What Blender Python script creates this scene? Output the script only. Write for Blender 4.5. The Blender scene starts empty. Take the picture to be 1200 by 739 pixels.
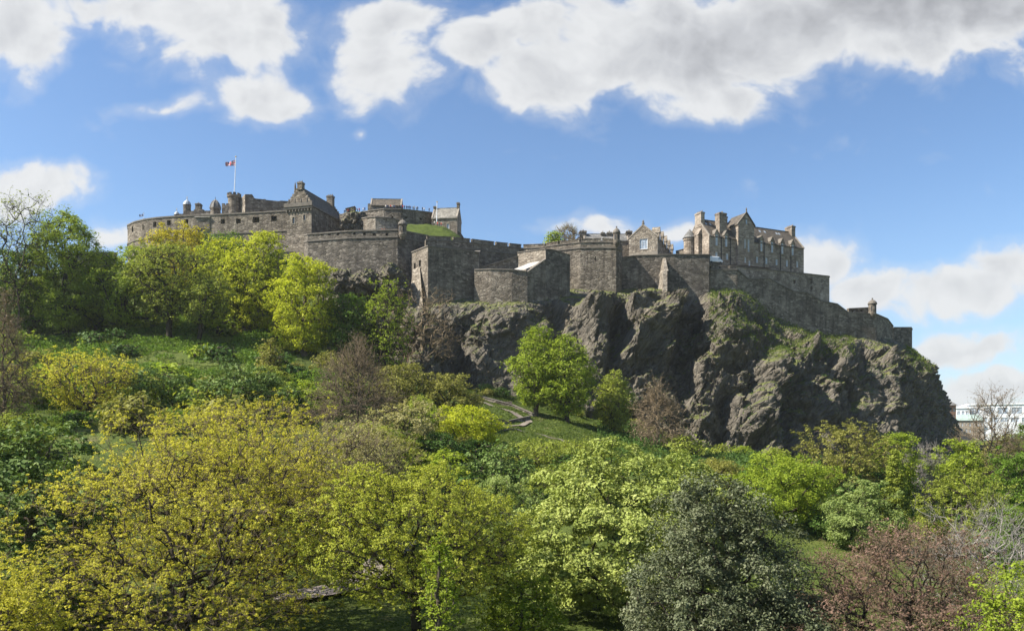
import bpy, math, random
import numpy as np
from mathutils import Vector

# ------------------------------------------------------------------ camera, sky, sun, exposure
S = bpy.context.scene
COL = S.collection
F, CX, HY, CAMZ = 950.0, 600.0, 520.0, 16.0      # focal length, horizon and eye height (photo pixels, metres)
cam_d = bpy.data.cameras.new('camera')
cam_d.sensor_width = 36.0
cam_d.lens = F / 1200.0 * 36.0
cam_d.shift_y = (HY - 369.5) / 1200.0
cam_d.clip_start = 0.5
cam_d.clip_end = 20000
cam = bpy.data.objects.new('camera', cam_d)
cam.location = (0, 0, CAMZ)
cam.rotation_euler = (math.radians(90), 0, 0)
COL.objects.link(cam)
S.camera = cam

SUN_EL = math.radians(46)
SUN_AZ = math.radians(-103)          # clockwise from +Y (away from the viewer): the sun stands on the left, a little to the viewer's side
SUN_STRENGTH = 4.8
SKY_STRENGTH = 0.105
EXPOSURE = 1.12
sv = Vector((math.sin(SUN_AZ) * math.cos(SUN_EL), math.cos(SUN_AZ) * math.cos(SUN_EL), math.sin(SUN_EL)))
sl = bpy.data.lights.new('sun', 'SUN')
sl.energy = SUN_STRENGTH
sl.angle = math.radians(0.5)
sl.color = (1.0, 0.94, 0.84)
so = bpy.data.objects.new('sun', sl)
so.rotation_euler = sv.to_track_quat('Z', 'Y').to_euler()
so.location = sv * 600
COL.objects.link(so)

S.view_settings.view_transform = 'Standard'
S.view_settings.look = 'None'
S.view_settings.exposure = EXPOSURE
S.view_settings.gamma = 1
S.view_settings.use_curve_mapping = False
S.render.engine = 'CYCLES'
S.cycles.max_bounces = 5
S.cycles.diffuse_bounces = 3
S.cycles.glossy_bounces = 2
S.cycles.transmission_bounces = 4
S.cycles.volume_bounces = 1
S.cycles.sample_clamp_indirect = 6
S.cycles.use_denoising = True


class NT:
    """small helper to write node graphs"""
    def __init__(s, tree):
        s.t = tree
        s.t.nodes.clear()

    def n(s, typ, ins=None, **kw):
        nd = s.t.nodes.new(typ)
        for k, v in kw.items():
            setattr(nd, k, v)
        for k, v in (ins or {}).items():
            sock = nd.inputs[k]
            if isinstance(v, bpy.types.NodeSocket):
                s.t.links.new(v, sock)
            elif isinstance(v, bpy.types.Node):
                s.t.links.new(v.outputs[0], sock)
            else:
                sock.default_value = v
        return nd

    def m(s, op, a, b=0.0, c=None, clamp=False):
        d = {0: a, 1: b}
        if c is not None:
            d[2] = c
        nd = s.n('ShaderNodeMath', d, operation=op, use_clamp=clamp)
        return nd.outputs[0]

    def vm(s, op, a, b=None):
        d = {0: a}
        if b is not None:
            d[1] = b
        nd = s.n('ShaderNodeVectorMath', d, operation=op)
        return nd.outputs['Value'] if op in ('LENGTH', 'DOT_PRODUCT', 'DISTANCE') else nd.outputs[0]

    def mr(s, v, a, b, c=0.0, d=1.0, smooth=True):
        nd = s.n('ShaderNodeMapRange', {0: v, 1: a, 2: b, 3: c, 4: d})
        nd.interpolation_type = 'SMOOTHSTEP' if smooth else 'LINEAR'
        return nd.outputs[0]

    def noise(s, vec, scale, detail=4, rough=0.55, dist=0.0):
        nd = s.n('ShaderNodeTexNoise', {'Vector': vec, 'Scale': scale, 'Detail': detail, 'Roughness': rough, 'Distortion': dist})
        return nd.outputs['Fac']

    def ramp(s, v, stops, interp='LINEAR'):
        nd = s.n('ShaderNodeValToRGB', {0: v})
        cr = nd.color_ramp
        cr.interpolation = interp
        while len(cr.elements) < len(stops):
            cr.elements.new(0.5)
        for e, (p, c) in zip(cr.elements, stops):
            e.position = p
            e.color = (*c, 1) if len(c) == 3 else c
        return nd.outputs[0]

    def mix(s, f, a, b, mode='MIX'):
        nd = s.n('ShaderNodeMix', data_type='RGBA', blend_type=mode)
        for i, v in ((0, f), (6, a), (7, b)):
            if isinstance(v, bpy.types.NodeSocket):
                s.t.links.new(v, nd.inputs[i])
            else:
                nd.inputs[i].default_value = v if i == 0 else ((*v, 1) if len(v) == 3 else v)
        return nd.outputs[2]


def make_sky():
    w = bpy.data.worlds.new('World')
    S.world = w
    w.use_nodes = True
    g = NT(w.node_tree)
    sky = g.n('ShaderNodeTexSky', sky_type='NISHITA', sun_disc=False, sun_elevation=SUN_EL, sun_rotation=SUN_AZ,
              altitude=50.0, air_density=1.0, dust_density=0.5, ozone_density=2.2)
    tc = g.n('ShaderNodeTexCoord')
    d = tc.outputs['Generated']
    sep = g.n('ShaderNodeSeparateXYZ', {0: d})
    ay = g.m('MAXIMUM', g.m('ABSOLUTE', sep.outputs[1]), 0.12)
    p = g.n('ShaderNodeCombineXYZ', {0: g.m('DIVIDE', sep.outputs[0], ay), 1: g.m('DIVIDE', sep.outputs[2], ay), 2: 0.0}).outputs[0]
    # two warps break the outlines of the cloud banks
    w1 = g.n('ShaderNodeTexNoise', {'Vector': p, 'Scale': 5.0, 'Detail': 3.0, 'Roughness': 0.5}).outputs['Color']
    w1 = g.n('ShaderNodeVectorMath', {0: g.vm('SUBTRACT', w1, (0.5, 0.5, 0.5)), 3: 0.10}, operation='SCALE').outputs[0]
    q = g.vm('ADD', p, w1)
    banks = [(18, 30, 62, 50, 1.0), (150, 2, 110, 30, .95), (265, 30, 118, 56, 1.05), (308, 112, 62, 42, .95), (195, 122, 58, 17, .66), (452, 72, 62, 58, 1.0),
             (470, 18, 75, 34, .95), (570, 50, 75, 50, .95), (640, 92, 95, 50, 1.0), (790, 45, 210, 78, 1.25), (1060, 5, 250, 84, 1.3), (868, 104, 52, 36, .9),
             (35, 222, 95, 34, .95), (122, 287, 48, 24, .8), (962, 303, 58, 40, .95), (1018, 336, 95, 28, .95),
             (1120, 342, 125, 28, 1.0), (1192, 316, 72, 32, 1.0), (1132, 403, 112, 22, .95), (1172, 442, 84, 24, 1.0), (1120, 468, 120, 16, .85),
             (690, 264, 70, 20, .72), (785, 275, 45, 22, .8), (610, 180, 60, 9, .38), (420, 155, 14, 8, .5),
             (1400, 260, 160, 60, 1.0), (-250, 120, 200, 80, 1.0), (-150, 330, 200, 50, .9), (1600, 420, 260, 50, 1.0)]

    def field(vec):
        acc = None
        for (bx, by, rx, ry, s_) in banks:
            v = g.vm('SUBTRACT', vec, ((bx - CX) / F, (HY - by) / F, 0))
            v = g.vm('MULTIPLY', v, (F / rx, F / ry, 0))
            r = g.vm('LENGTH', v)
            f = g.m('MULTIPLY', g.m('SUBTRACT', 1.0, g.m('MULTIPLY', r, 0.62), clamp=True), s_)
            acc = f if acc is None else g.n('ShaderNodeMath', {0: acc, 1: f, 2: 0.12}, operation='SMOOTH_MAX').outputs[0]
        return acc
    base = field(q)
    n1 = g.noise(g.vm('MULTIPLY', q, (1, 1.35, 1)), 11.0, 10, 0.58, 0.2)
    def billow(vec):
        a_ = g.n('ShaderNodeTexVoronoi', {'Vector': vec, 'Scale': 13.0, 'Detail': 2.5, 'Roughness': 0.5, 'Lacunarity': 2.3}, feature='F1', voronoi_dimensions='2D', normalize=True)
        return g.m('SUBTRACT', 0.42, a_.outputs['Distance'])
    qb = g.vm('ADD', q, g.n('ShaderNodeVectorMath', {0: g.vm('SUBTRACT', g.n('ShaderNodeTexNoise', {'Vector': q, 'Scale': 16.0, 'Detail': 4.0}).outputs['Color'], (0.5, 0.5, 0.5)), 3: 0.045}, operation='SCALE').outputs[0])
    bl = billow(qb)
    relief = g.m('SUBTRACT', bl, billow(g.vm('ADD', qb, (-0.016, 0.012, 0))))
    dens = g.m('ADD', g.m('ADD', base, g.m('MULTIPLY', g.m('SUBTRACT', n1, 0.5), 1.05)), g.m('MULTIPLY', bl, 0.55))
    # thin veil, then body
    mask = g.m('MAXIMUM', g.mr(dens, 0.42, 0.70), g.m('MULTIPLY', g.mr(dens, 0.26, 0.56), 0.22))
    n2 = g.noise(g.vm('ADD', g.vm('MULTIPLY', p, (1, 1.8, 1)), (3.1, 0, 0)), 7.0, 6, 0.5, 0.2)
    thick = g.mr(g.m('ADD', dens, g.m('MULTIPLY', n2, 0.75)), 0.86, 1.80)
    high = g.mr(sep.outputs[2], 0.22, 0.48)
    grey = g.m('MULTIPLY', thick, g.mr(high, 0, 1, 0.45, 1.0))
    right = g.mr(sep.outputs[0], -0.2, 0.5, 0.55, 1.0)
    grey = g.m('MULTIPLY', g.m('MULTIPLY', grey, right), g.mr(dens, 0.5, 0.85))
    grey = g.m('SUBTRACT', grey, g.m('MULTIPLY', g.m('MULTIPLY', relief, 1.0), g.mr(dens, 0.5, 0.8)), clamp=True)
    k = 0.86 / (SKY_STRENGTH * 2 ** EXPOSURE)
    ccol = g.ramp(grey, [(0.0, (0.98 * k, 0.99 * k, 1.0 * k)), (0.5, (.74 * k, .755 * k, .78 * k)), (1.0, (.47 * k, .48 * k, .505 * k))])
    skyc = g.mix(1.0, sky.outputs[0], SKY_TINT, 'MULTIPLY')
    # a pale veil low over the horizon
    low = g.mr(sep.outputs[2], 0.0, 0.30, 0.30, 0.0)
    skyc = g.mix(low, skyc, (0.68 * k, 0.80 * k, 0.95 * k))
    col = g.mix(g.m('MULTIPLY', mask, 0.96), skyc, ccol)
    bg = g.n('ShaderNodeBackground', {0: col, 1: SKY_STRENGTH})
    out = g.n('ShaderNodeOutputWorld', {0: bg.outputs[0]})


SKY_TINT = (0.645, 0.72, 0.79)
make_sky()

# ------------------------------------------------------------------ numeric helpers
RNG = np.random.default_rng(11)
_perm = np.random.default_rng(5).permutation(256)
_perm = np.concatenate([_perm, _perm, _perm])
_g3 = np.random.default_rng(6).normal(size=(256, 3))
_g3 /= np.linalg.norm(_g3, axis=1)[:, None]


def _hash(ix, iy, iz):
    return _perm[(_perm[(_perm[ix & 255] + iy) & 255] + iz) & 255]


def perlin(p):
    p = np.asarray(p, float)
    i = np.floor(p).astype(int)
    f = p - i
    u = f * f * f * (f * (f * 6 - 15) + 10)
    r = 0
    for a in (0, 1):
        for b in (0, 1):
            for c in (0, 1):
                h = _hash(i[:, 0] + a, i[:, 1] + b, i[:, 2] + c)
                d = ((f - (a, b, c)) * _g3[h]).sum(1)
                w = (u[:, 0] if a else 1 - u[:, 0]) * (u[:, 1] if b else 1 - u[:, 1]) * (u[:, 2] if c else 1 - u[:, 2])
                r = r + w * d
    return r * 1.5


def fbm(p, octv=4, rough=0.5):
    p = np.asarray(p, float)
    a, r = 1.0, 0
    for o in range(octv):
        r = r + a * perlin(p * 2 ** o + 17.3 * o)
        a *= rough
    return r


_rc = np.random.default_rng(9).random((256, 8))


def facets(p, tilt=1.0):
    """blocky facets: each cell has its own offset and tilt"""
    p = np.asarray(p, float)
    i = np.floor(p).astype(int)
    best = np.full(len(p), 1e9)
    val = np.zeros(len(p))
    for a in (-1, 0, 1):
        for b in (-1, 0, 1):
            for c in (-1, 0, 1):
                j = i + (a, b, c)
                h = _hash(j[:, 0], j[:, 1], j[:, 2])
                q = p - (j + _rc[h][:, :3])
                d = (q * q).sum(1)
                v = (_rc[h][:, 3] - 0.5) + tilt * (q * (_rc[h][:, 4:7] - 0.5) * 2).sum(1)
                m = d < best
                best = np.where(m, d, best)
                val = np.where(m, v, val)
    return val


def P(px, py, Y):
    """a place named by where it is seen and how far off it stands"""
    return np.array([(px - CX) / F * Y, Y, CAMZ + (HY - py) / F * Y])


def Xat(px, Y):
    return (px - CX) / F * Y


def Zat(py, Y):
    return CAMZ + (HY - py) / F * Y


def raw_mesh(name, verts, faces, smooth=False):
    verts = np.asarray(verts, np.float32)
    faces = np.asarray(faces, np.int32)
    me = bpy.data.meshes.new(name)
    me.vertices.add(len(verts))
    me.vertices.foreach_set('co', verts.ravel())
    k = faces.shape[1]
    me.loops.add(faces.size)
    me.loops.foreach_set('vertex_index', faces.ravel())
    me.polygons.add(len(faces))
    me.polygons.foreach_set('loop_start', np.arange(0, faces.size, k, dtype=np.int32))
    me.update(calc_edges=True)
    me.validate()
    if smooth:
        me.polygons.foreach_set('use_smooth', np.ones(len(faces), bool))
    return me


def tag(o, label=None, cat=None, group=None, kind=None):
    if label: o['label'] = label
    if cat: o['category'] = cat
    if group: o['group'] = group
    if kind: o['kind'] = kind
    return o


def link(name, me, mat=None, parent=None):
    o = bpy.data.objects.new(name, me)
    COL.objects.link(o)
    if mat is not None:
        for m in (mat if isinstance(mat, (list, tuple)) else [mat]):
            me.materials.append(m)
    if parent is not None:
        o.parent = parent
        o.matrix_parent_inverse.identity()
        o.location = tuple(-c for c in world_loc(parent))
    return o


def world_loc(o):
    l = Vector(o.location)
    while o.parent is not None:
        o = o.parent
        l = l + Vector(o.location)
    return l


def thing(name, label, cat, loc, group=None):
    o = bpy.data.objects.new(name, None)
    o.empty_display_size = 0.5
    COL.objects.link(o)
    o.location = tuple(float(c) for c in loc)
    return tag(o, label, cat, group)


class MB:
    """mesh collector, world coordinates"""
    def __init__(s):
        s.v, s.f, s.mi = [], [], []

    def face(s, pts, mi=0):
        i = len(s.v)
        s.v.extend([tuple(float(c) for c in p) for p in pts])
        s.f.append(tuple(range(i, i + len(pts))))
        s.mi.append(mi)

    def hexa(s, b, t, mi=0):
        """b, t: four bottom and four top corners"""
        i = len(s.v)
        s.v.extend([tuple(float(c) for c in p) for p in list(b) + list(t)])
        n = len(b)
        fs = [tuple(i + k for k in range(n))[::-1], tuple(i + n + k for k in range(n))]
        for k in range(n):
            fs.append((i + k, i + (k + 1) % n, i + n + (k + 1) % n, i + n + k))
        s.f.extend(fs)
        s.mi.extend([mi] * len(fs))

    def box(s, fr, a0, a1, b0, b1, z0, z1, mi=0):
        q = [(a0, b0), (a1, b0), (a1, b1), (a0, b1)]
        s.hexa([fr(a, b, z0) for a, b in q], [fr(a, b, z1) for a, b in q], mi)

    def stack(s, rings, mi=0):
        """one closed piece through rings of corners, bottom to top"""
        i = len(s.v); n = len(rings[0])
        for r in rings:
            s.v.extend([tuple(float(c) for c in p) for p in r])
        fs = [tuple(i + k for k in range(n))[::-1], tuple(i + (len(rings) - 1) * n + k for k in range(n))]
        for j in range(len(rings) - 1):
            for k in range(n):
                fs.append((i + j * n + k, i + j * n + (k + 1) % n, i + (j + 1) * n + (k + 1) % n, i + (j + 1) * n + k))
        s.f.extend(fs); s.mi.extend([mi] * len(fs))

    def lathe(s, c, prof, n=14, mi=0):
        """prof: (radius, z) from bottom to top, round the vertical through c"""
        i = len(s.v)
        for r, z in prof:
            for k in range(n):
                a = 2 * math.pi * k / n
                s.v.append((c[0] + r * math.cos(a), c[1] + r * math.sin(a), z))
        for j in range(len(prof) - 1):
            for k in range(n):
                k2 = (k + 1) % n
                s.f.append((i + j * n + k, i + j * n + k2, i + (j + 1) * n + k2, i + (j + 1) * n + k))
                s.mi.append(mi)
        s.f.append(tuple(i + k for k in range(n))[::-1]); s.mi.append(mi)
        s.f.append(tuple(i + (len(prof) - 1) * n + k for k in range(n))); s.mi.append(mi)

    def build(s, name, mat, parent=None):
        me = bpy.data.meshes.new(name)
        me.from_pydata(s.v, [], s.f)
        me.update()
        o = link(name, me, mat, parent)
        if any(s.mi):
            me.polygons.foreach_set('material_index', s.mi)
        return o


def frame(O, d):
    """local frame: a along d, b to the back (left of d), z above O"""
    O = np.asarray(O, float)
    d = np.asarray(d, float) / np.hypot(*d)
    n = np.array([-d[1], d[0]])
    return lambda a, b, z: (O[0] + a * d[0] + b * n[0], O[1] + a * d[1] + b * n[1], O[2] + z)


def panel(mb, fr, a0, a1, b, z0, z1, holes=(), depth=0.35, back=False, sgn=1):
    """upright wall face at depth b with real openings: holes are (a0, a1, z0, z1)"""
    us = sorted({a0, a1, *[h[0] for h in holes], *[h[1] for h in holes]})
    zs = sorted({z0, z1, *[h[2] for h in holes], *[h[3] for h in holes]})
    for i in range(len(us) - 1):
        for j in range(len(zs) - 1):
            ca, cz = (us[i] + us[i + 1]) / 2, (zs[j] + zs[j + 1]) / 2
            if any(h[0] < ca < h[1] and h[2] < cz < h[3] for h in holes):
                continue
            mb.face([fr(us[i], b, zs[j]), fr(us[i + 1], b, zs[j]), fr(us[i + 1], b, zs[j + 1]), fr(us[i], b, zs[j + 1])])
    for (h0, h1, k0, k1) in holes:
        c = [(h0, k0), (h1, k0), (h1, k1), (h0, k1)]
        for q in range(4):
            (pa, pz), (qa, qz) = c[q], c[(q + 1) % 4]
            mb.face([fr(pa, b, pz), fr(qa, b, qz), fr(qa, b + sgn * depth, qz), fr(pa, b + sgn * depth, pz)])
        if back:
            mb.face([fr(a, b + sgn * depth, z) for a, z in c])

# ------------------------------------------------------------------ materials
def new_mat(name):
    m = bpy.data.materials.new(name)
    m.use_nodes = True
    return m, NT(m.node_tree)


def finish(g, col, rough=0.9, bump=None, spec=0.25, metal=0.0, bstr=0.6, bdist=0.2):
    ins = {'Base Color': col, 'Roughness': rough, 'Specular IOR Level': spec, 'Metallic': metal}
    if bump is not None:
        ins['Normal'] = g.n('ShaderNodeBump', {'Strength': bstr, 'Distance': bdist, 'Height': bump}).outputs[0]
    p = g.n('ShaderNodeBsdfPrincipled', ins)
    g.n('ShaderNodeOutputMaterial', {0: p.outputs[0]})


def stone(name, cols, cell=(1.15, 1.15, 0.62), joint=0.45, stain=0.55, warm=(0.30, 0.22, 0.12)):
    """random rubble: every stone of the wall has its own tone, mortar joints, rain streaks and lichen"""
    m, g = new_mat(name)
    pos = g.n('ShaderNodeNewGeometry').outputs['Position']
    wob = g.n('ShaderNodeTexNoise', {'Vector': pos, 'Scale': 0.9, 'Detail': 2}).outputs['Color']
    p2 = g.vm('ADD', pos, g.n('ShaderNodeVectorMath', {0: wob, 3: 0.5}, operation='SCALE').outputs[0])
    p2 = g.vm('DIVIDE', p2, cell)
    vo = g.n('ShaderNodeTexVoronoi', {'Vector': p2, 'Scale': 1.0}, feature='F1')
    tone = g.n('ShaderNodeSeparateColor', {0: vo.outputs['Color']}).outputs[0]
    ed = g.n('ShaderNodeTexVoronoi', {'Vector': p2, 'Scale': 1.0}, feature='DISTANCE_TO_EDGE').outputs['Distance']
    c = g.ramp(tone, [(0.0, cols[0]), (0.35, cols[1]), (0.75, cols[2]), (1.0, cols[3])])
    jm = g.mr(ed, 0.02, 0.10, joint, 0.0)
    c = g.mix(jm, c, tuple(x * 0.55 for x in cols[1]))
    patch = g.noise(pos, 0.10, 5, 0.6)
    c = g.mix(g.mr(patch, 0.40, 0.72, 0.0, 0.45), c, tuple(x * 0.45 for x in cols[1]))
    patch2 = g.noise(g.vm('ADD', pos, (31, 7, 3)), 0.17, 5, 0.6)
    c = g.mix(g.mr(patch2, 0.48, 0.72, 0.0, 0.42), c, tuple(min(1, x * 1.25) for x in cols[3]))
    st = g.noise(g.vm('MULTIPLY', pos, (0.8, 0.8, 0.07)), 1.0, 4, 0.6)
    c = g.mix(g.mr(st, 0.48, 0.72, 0.0, stain), c, tuple(x * 0.3 for x in cols[1]))
    li = g.noise(g.vm('ADD', pos, (11, 3, 9)), 0.55, 5, 0.65)
    c = g.mix(g.mr(li, 0.66, 0.76, 0.0, 0.5), c, warm)
    fine = g.noise(pos, 3.0, 3, 0.6)
    c = g.mix(1.0, c, g.ramp(fine, [(0.25, (.7, .7, .7)), (0.75, (1.2, 1.2, 1.2))]), 'MULTIPLY')
    bh = g.m('ADD', g.m('MULTIPLY', g.mr(ed, 0.0, 0.16), 0.7), g.m('ADD', g.m('MULTIPLY', tone, 0.5), g.m('MULTIPLY', fine, 0.4)))
    finish(g, c, 0.93, bh, 0.15, bstr=0.8, bdist=0.16)
    return m


def plain(name, col, rough=0.8, var=0.25, scale=1.5, spec=0.25, metal=0.0, streak=False):
    m, g = new_mat(name)
    pos = g.n('ShaderNodeNewGeometry').outputs['Position']
    v = g.vm('MULTIPLY', pos, (1, 1, 0.15)) if streak else pos
    f = g.noise(v, scale, 5, 0.6)
    c = g.ramp(f, [(0.25, tuple(x * (1 - var) for x in col)), (0.75, tuple(min(1, x * (1 + var)) for x in col))])
    finish(g, c, rough, f, spec, metal, 0.2, 0.05)
    return m


def slate(name, col, dark):
    m, g = new_mat(name)
    pos = g.n('ShaderNodeNewGeometry').outputs['Position']
    p2 = g.vm('DIVIDE', pos, (0.55, 0.55, 0.34))
    vo = g.n('ShaderNodeTexVoronoi', {'Vector': p2, 'Scale': 1.0, 'Randomness': 0.6}, feature='F1')
    tone = g.n('ShaderNodeSeparateColor', {0: vo.outputs['Color']}).outputs[0]
    c = g.ramp(tone, [(0.0, dark), (0.6, col), (1.0, tuple(x * 1.35 for x in col))])
    n_ = g.noise(pos, 0.35, 5, 0.6)
    c = g.mix(g.mr(n_, 0.45, 0.7, 0, .6), c, dark)
    mo = g.noise(g.vm('ADD', pos, (5, 5, 5)), 0.7, 4, 0.6)
    c = g.mix(g.mr(mo, 0.6, 0.75, 0, .5), c, (0.12, 0.10, 0.045))
    finish(g, c, 0.75, tone, 0.3, bstr=0.5, bdist=0.06)
    return m


def rock_mat():
    m, g = new_mat('rock')
    geo = g.n('ShaderNodeNewGeometry')
    pos = geo.outputs['Position']
    nz = g.n('ShaderNodeSeparateXYZ', {0: geo.outputs['Normal']}).outputs[2]
    pz = g.n('ShaderNodeSeparateXYZ', {0: pos}).outputs[2]
    # joints run steeply, dipping to the lower left
    tilt = g.n('ShaderNodeVectorRotate', {'Vector': pos, 'Angle': -0.62}, rotation_type='Y_AXIS').outputs[0]
    str_ = g.vm('MULTIPLY', tilt, (1.0, 1.0, 0.28))
    a = g.noise(str_, 0.55, 8, 0.65, 0.4)
    b = g.noise(pos, 0.075, 5, 0.6)
    c = g.ramp(a, [(0.22, (.046, .040, .032)), (0.42, (.097, .085, .068)), (0.60, (.16, .14, .110)), (0.82, (.30, .262, .20))])
    c = g.mix(g.mr(b, 0.46, 0.72, 0, .45), c, (.095, .086, .073))
    wr = g.noise(g.vm('ADD', pos, (20, 0, 7)), 0.12, 5, 0.6)
    c = g.mix(g.mr(wr, 0.55, 0.72, 0, .55), c, (.19, .155, .11))
    li = g.noise(g.vm('ADD', pos, (3, 40, 7)), 0.45, 5, 0.7)
    c = g.mix(g.mr(li, 0.66, 0.74, 0, .55), c, (.26, .18, .04))
    pale = g.noise(g.vm('ADD', pos, (77, 4, 7)), 0.8, 6, 0.7)
    c = g.mix(g.mr(pale, 0.60, 0.74, 0, .55), c, (.40, .36, .285))
    # turf and moss hold where it is not too steep, and damp green in the hollows
    mo = g.noise(g.vm('ADD', pos, (9, 9, 60)), 0.16, 6, 0.65)
    lv = g.m('ADD', nz, g.m('MULTIPLY', g.m('SUBTRACT', mo, 0.5), 1.7))
    gm = g.mr(lv, 0.60, 0.84)
    gc = g.ramp(g.noise(pos, 0.5, 5, 0.65), [(0.25, (.05, .06, .022)), (0.5, (.115, .13, .04)), (0.75, (.22, .195, .085))])
    c = g.mix(gm, c, gc)
    ed = g.n('ShaderNodeTexVoronoi', {'Vector': g.vm('ADD', str_, g.n('ShaderNodeTexNoise', {'Vector': pos, 'Scale': 0.5, 'Detail': 3.0}).outputs['Color']), 'Scale': 0.55}, feature='DISTANCE_TO_EDGE').outputs['Distance']
    bh = g.m('ADD', g.m('MULTIPLY', a, 1.5), g.m('MULTIPLY', g.mr(ed, 0.0, 0.18), 0.5))
    finish(g, c, 0.9, bh, 0.2, bstr=1.0, bdist=0.9)
    return m


def ground_mat():
    m, g = new_mat('turf')
    geo = g.n('ShaderNodeNewGeometry')
    pos = geo.outputs['Position']
    nz = g.n('ShaderNodeSeparateXYZ', {0: geo.outputs['Normal']}).outputs[2]
    a = g.noise(pos, 0.05, 6, 0.6)
    b = g.noise(pos, 0.9, 6, 0.7)
    c = g.ramp(a, [(0.3, (.06, .082, .022)), (0.5, (.088, .118, .028)), (0.7, (.14, .155, .045))])
    c = g.mix(1.0, c, g.ramp(b, [(0.25, (.5, .55, .5)), (0.75, (1.35, 1.3, 1.2))]), 'MULTIPLY')
    e = g.noise(g.vm('ADD', pos, (40, 3, 1)), 0.07, 6, 0.65)
    c = g.mix(g.mr(e, 0.60, 0.68, 0, .7), c, (.17, .14, .075))
    finish(g, c, 0.95, g.m('ADD', b, g.noise(pos, 4.0, 3, .6)), 0.1, bstr=0.8, bdist=0.35)
    return m


def leaf_mat(name, cols, trans=0.4, rough=0.6, spec=0.12, patchy=0.5):
    """cols: three tones of one plant's leaves; each leaf takes its own"""
    m, g = new_mat(name)
    geo = g.n('ShaderNodeNewGeometry')
    oi = g.n('ShaderNodeObjectInfo').outputs['Location']
    ri = geo.outputs['Random Per Island']
    nn = g.noise(geo.outputs['Position'], 0.33, 3, 0.6)
    f = g.m('ADD', g.m('MULTIPLY', ri, 1 - patchy), g.m('MULTIPLY', g.mr(nn, 0.3, 0.7), patchy))
    c = g.ramp(f, [(0.0, cols[0]), (0.5, cols[1]), (1.0, cols[2])])
    p = g.n('ShaderNodeBsdfPrincipled', {'Base Color': c, 'Roughness': rough, 'Specular IOR Level': spec})
    tcol = g.mix(1.0, c, (1.12, 1.15, 0.65), 'MULTIPLY')
    t = g.n('ShaderNodeBsdfTranslucent', {0: tcol})
    mx = g.n('ShaderNodeMixShader', {0: trans, 1: p.outputs[0], 2: t.outputs[0]})
    g.n('ShaderNodeOutputMaterial', {0: mx.outputs[0]})
    return m


M = {}
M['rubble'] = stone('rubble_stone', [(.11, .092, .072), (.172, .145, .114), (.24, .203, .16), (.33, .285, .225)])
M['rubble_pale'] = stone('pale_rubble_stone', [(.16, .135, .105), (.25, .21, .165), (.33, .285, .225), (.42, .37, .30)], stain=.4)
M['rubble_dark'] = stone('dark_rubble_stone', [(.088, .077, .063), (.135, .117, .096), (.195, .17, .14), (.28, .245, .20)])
M['ashlar'] = stone('brown_ashlar', [(.18, .145, .115), (.275, .225, .178), (.345, .29, .23), (.44, .375, .305)], cell=(1.3, 1.3, .55), joint=.3, stain=.3)
M['dress'] = plain('dressed_stone', (.27, .235, .19), .9, .3, .8, streak=True)
M['dress_dark'] = plain('weathered_dressed_stone', (.15, .132, .11), .9, .35, .8, streak=True)
M['slate'] = slate('brown_slate', (.105, .085, .062), (.05, .044, .037))
M['slate_grey'] = slate('grey_slate', (.17, .165, .155), (.09, .087, .08))
M['slate_pale'] = slate('pale_slate', (.21, .195, .165), (.13, .12, .10))
M['lead'] = plain('lead_roof', (.30, .34, .38), .5, .2, 1.0, .5)
M['white'] = plain('white_paint', (.72, .74, .76), .5, .08, 1.0, .4)
M['concrete'] = plain('pale_concrete', (.38, .36, .33), .9, .15, .5)
M['iron'] = plain('dark_iron', (.03, .03, .032), .6, .2, 1, .4)
M['gold'] = plain('gilded_metal', (.6, .42, .10), .35, .1, 1, .5, .8)
M['path'] = plain('path_gravel', (.27, .225, .20), .95, .2, .7)
M['path_dark'] = plain('trodden_path', (.19, .16, .13), .95, .25, .7)
M['bark'] = plain('bark', (.085, .068, .052), .95, .45, 2.0, .15, streak=True)
M['bark_dark'] = plain('dark_bark', (.045, .037, .028), .95, .4, 2.0, .15, streak=True)
M['bark_grey'] = plain('pale_grey_bark', (.30, .27, .24), .95, .35, 2.0, .15)
M['twig_brown'] = plain('brown_twig', (.22, .17, .11), .95, .3, .6, .1)
M['rock'] = rock_mat()
M['turf'] = ground_mat()


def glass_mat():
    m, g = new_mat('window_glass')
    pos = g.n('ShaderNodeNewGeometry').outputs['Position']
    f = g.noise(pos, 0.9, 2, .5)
    c = g.ramp(f, [(0.3, (.17, .21, .26)), (0.7, (.42, .48, .55))])  # pale blue tones paint reflected sky and blinds into the panes
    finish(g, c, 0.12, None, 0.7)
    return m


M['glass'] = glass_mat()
# leaves
M['l_lime'] = leaf_mat('lime_leaves', [(.28, .32, .022), (.42, .455, .035), (.56, .56, .055)], .42)
M['l_spring'] = leaf_mat('spring_leaves', [(.15, .21, .02), (.25, .32, .032), (.38, .445, .055)], .38)
M['l_green'] = leaf_mat('green_leaves', [(.07, .125, .017), (.12, .20, .026), (.22, .32, .05)], .36)
M['l_deep'] = leaf_mat('deep_green_leaves', [(.04, .078, .016), (.065, .12, .022), (.11, .18, .036)], .2)
M['l_gold'] = leaf_mat('golden_leaves', [(.26, .22, .02), (.42, .36, .03), (.58, .50, .045)], .40)
M['l_maple'] = leaf_mat('maple_flowers', [(.31, .30, .04), (.50, .47, .06), (.70, .63, .10)], .42, patchy=.35)
M['l_maplegreen'] = leaf_mat('green_gold_leaves', [(.21, .24, .035), (.36, .39, .05), (.56, .56, .09)], .40, patchy=.35)
M['l_olive'] = leaf_mat('olive_leaves', [(.15, .15, .035), (.24, .235, .055), (.34, .325, .085)], .33)
M['l_olivegreen'] = leaf_mat('olive_green_leaves', [(.17, .20, .035), (.27, .31, .05), (.38, .42, .085)], .38)
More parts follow.
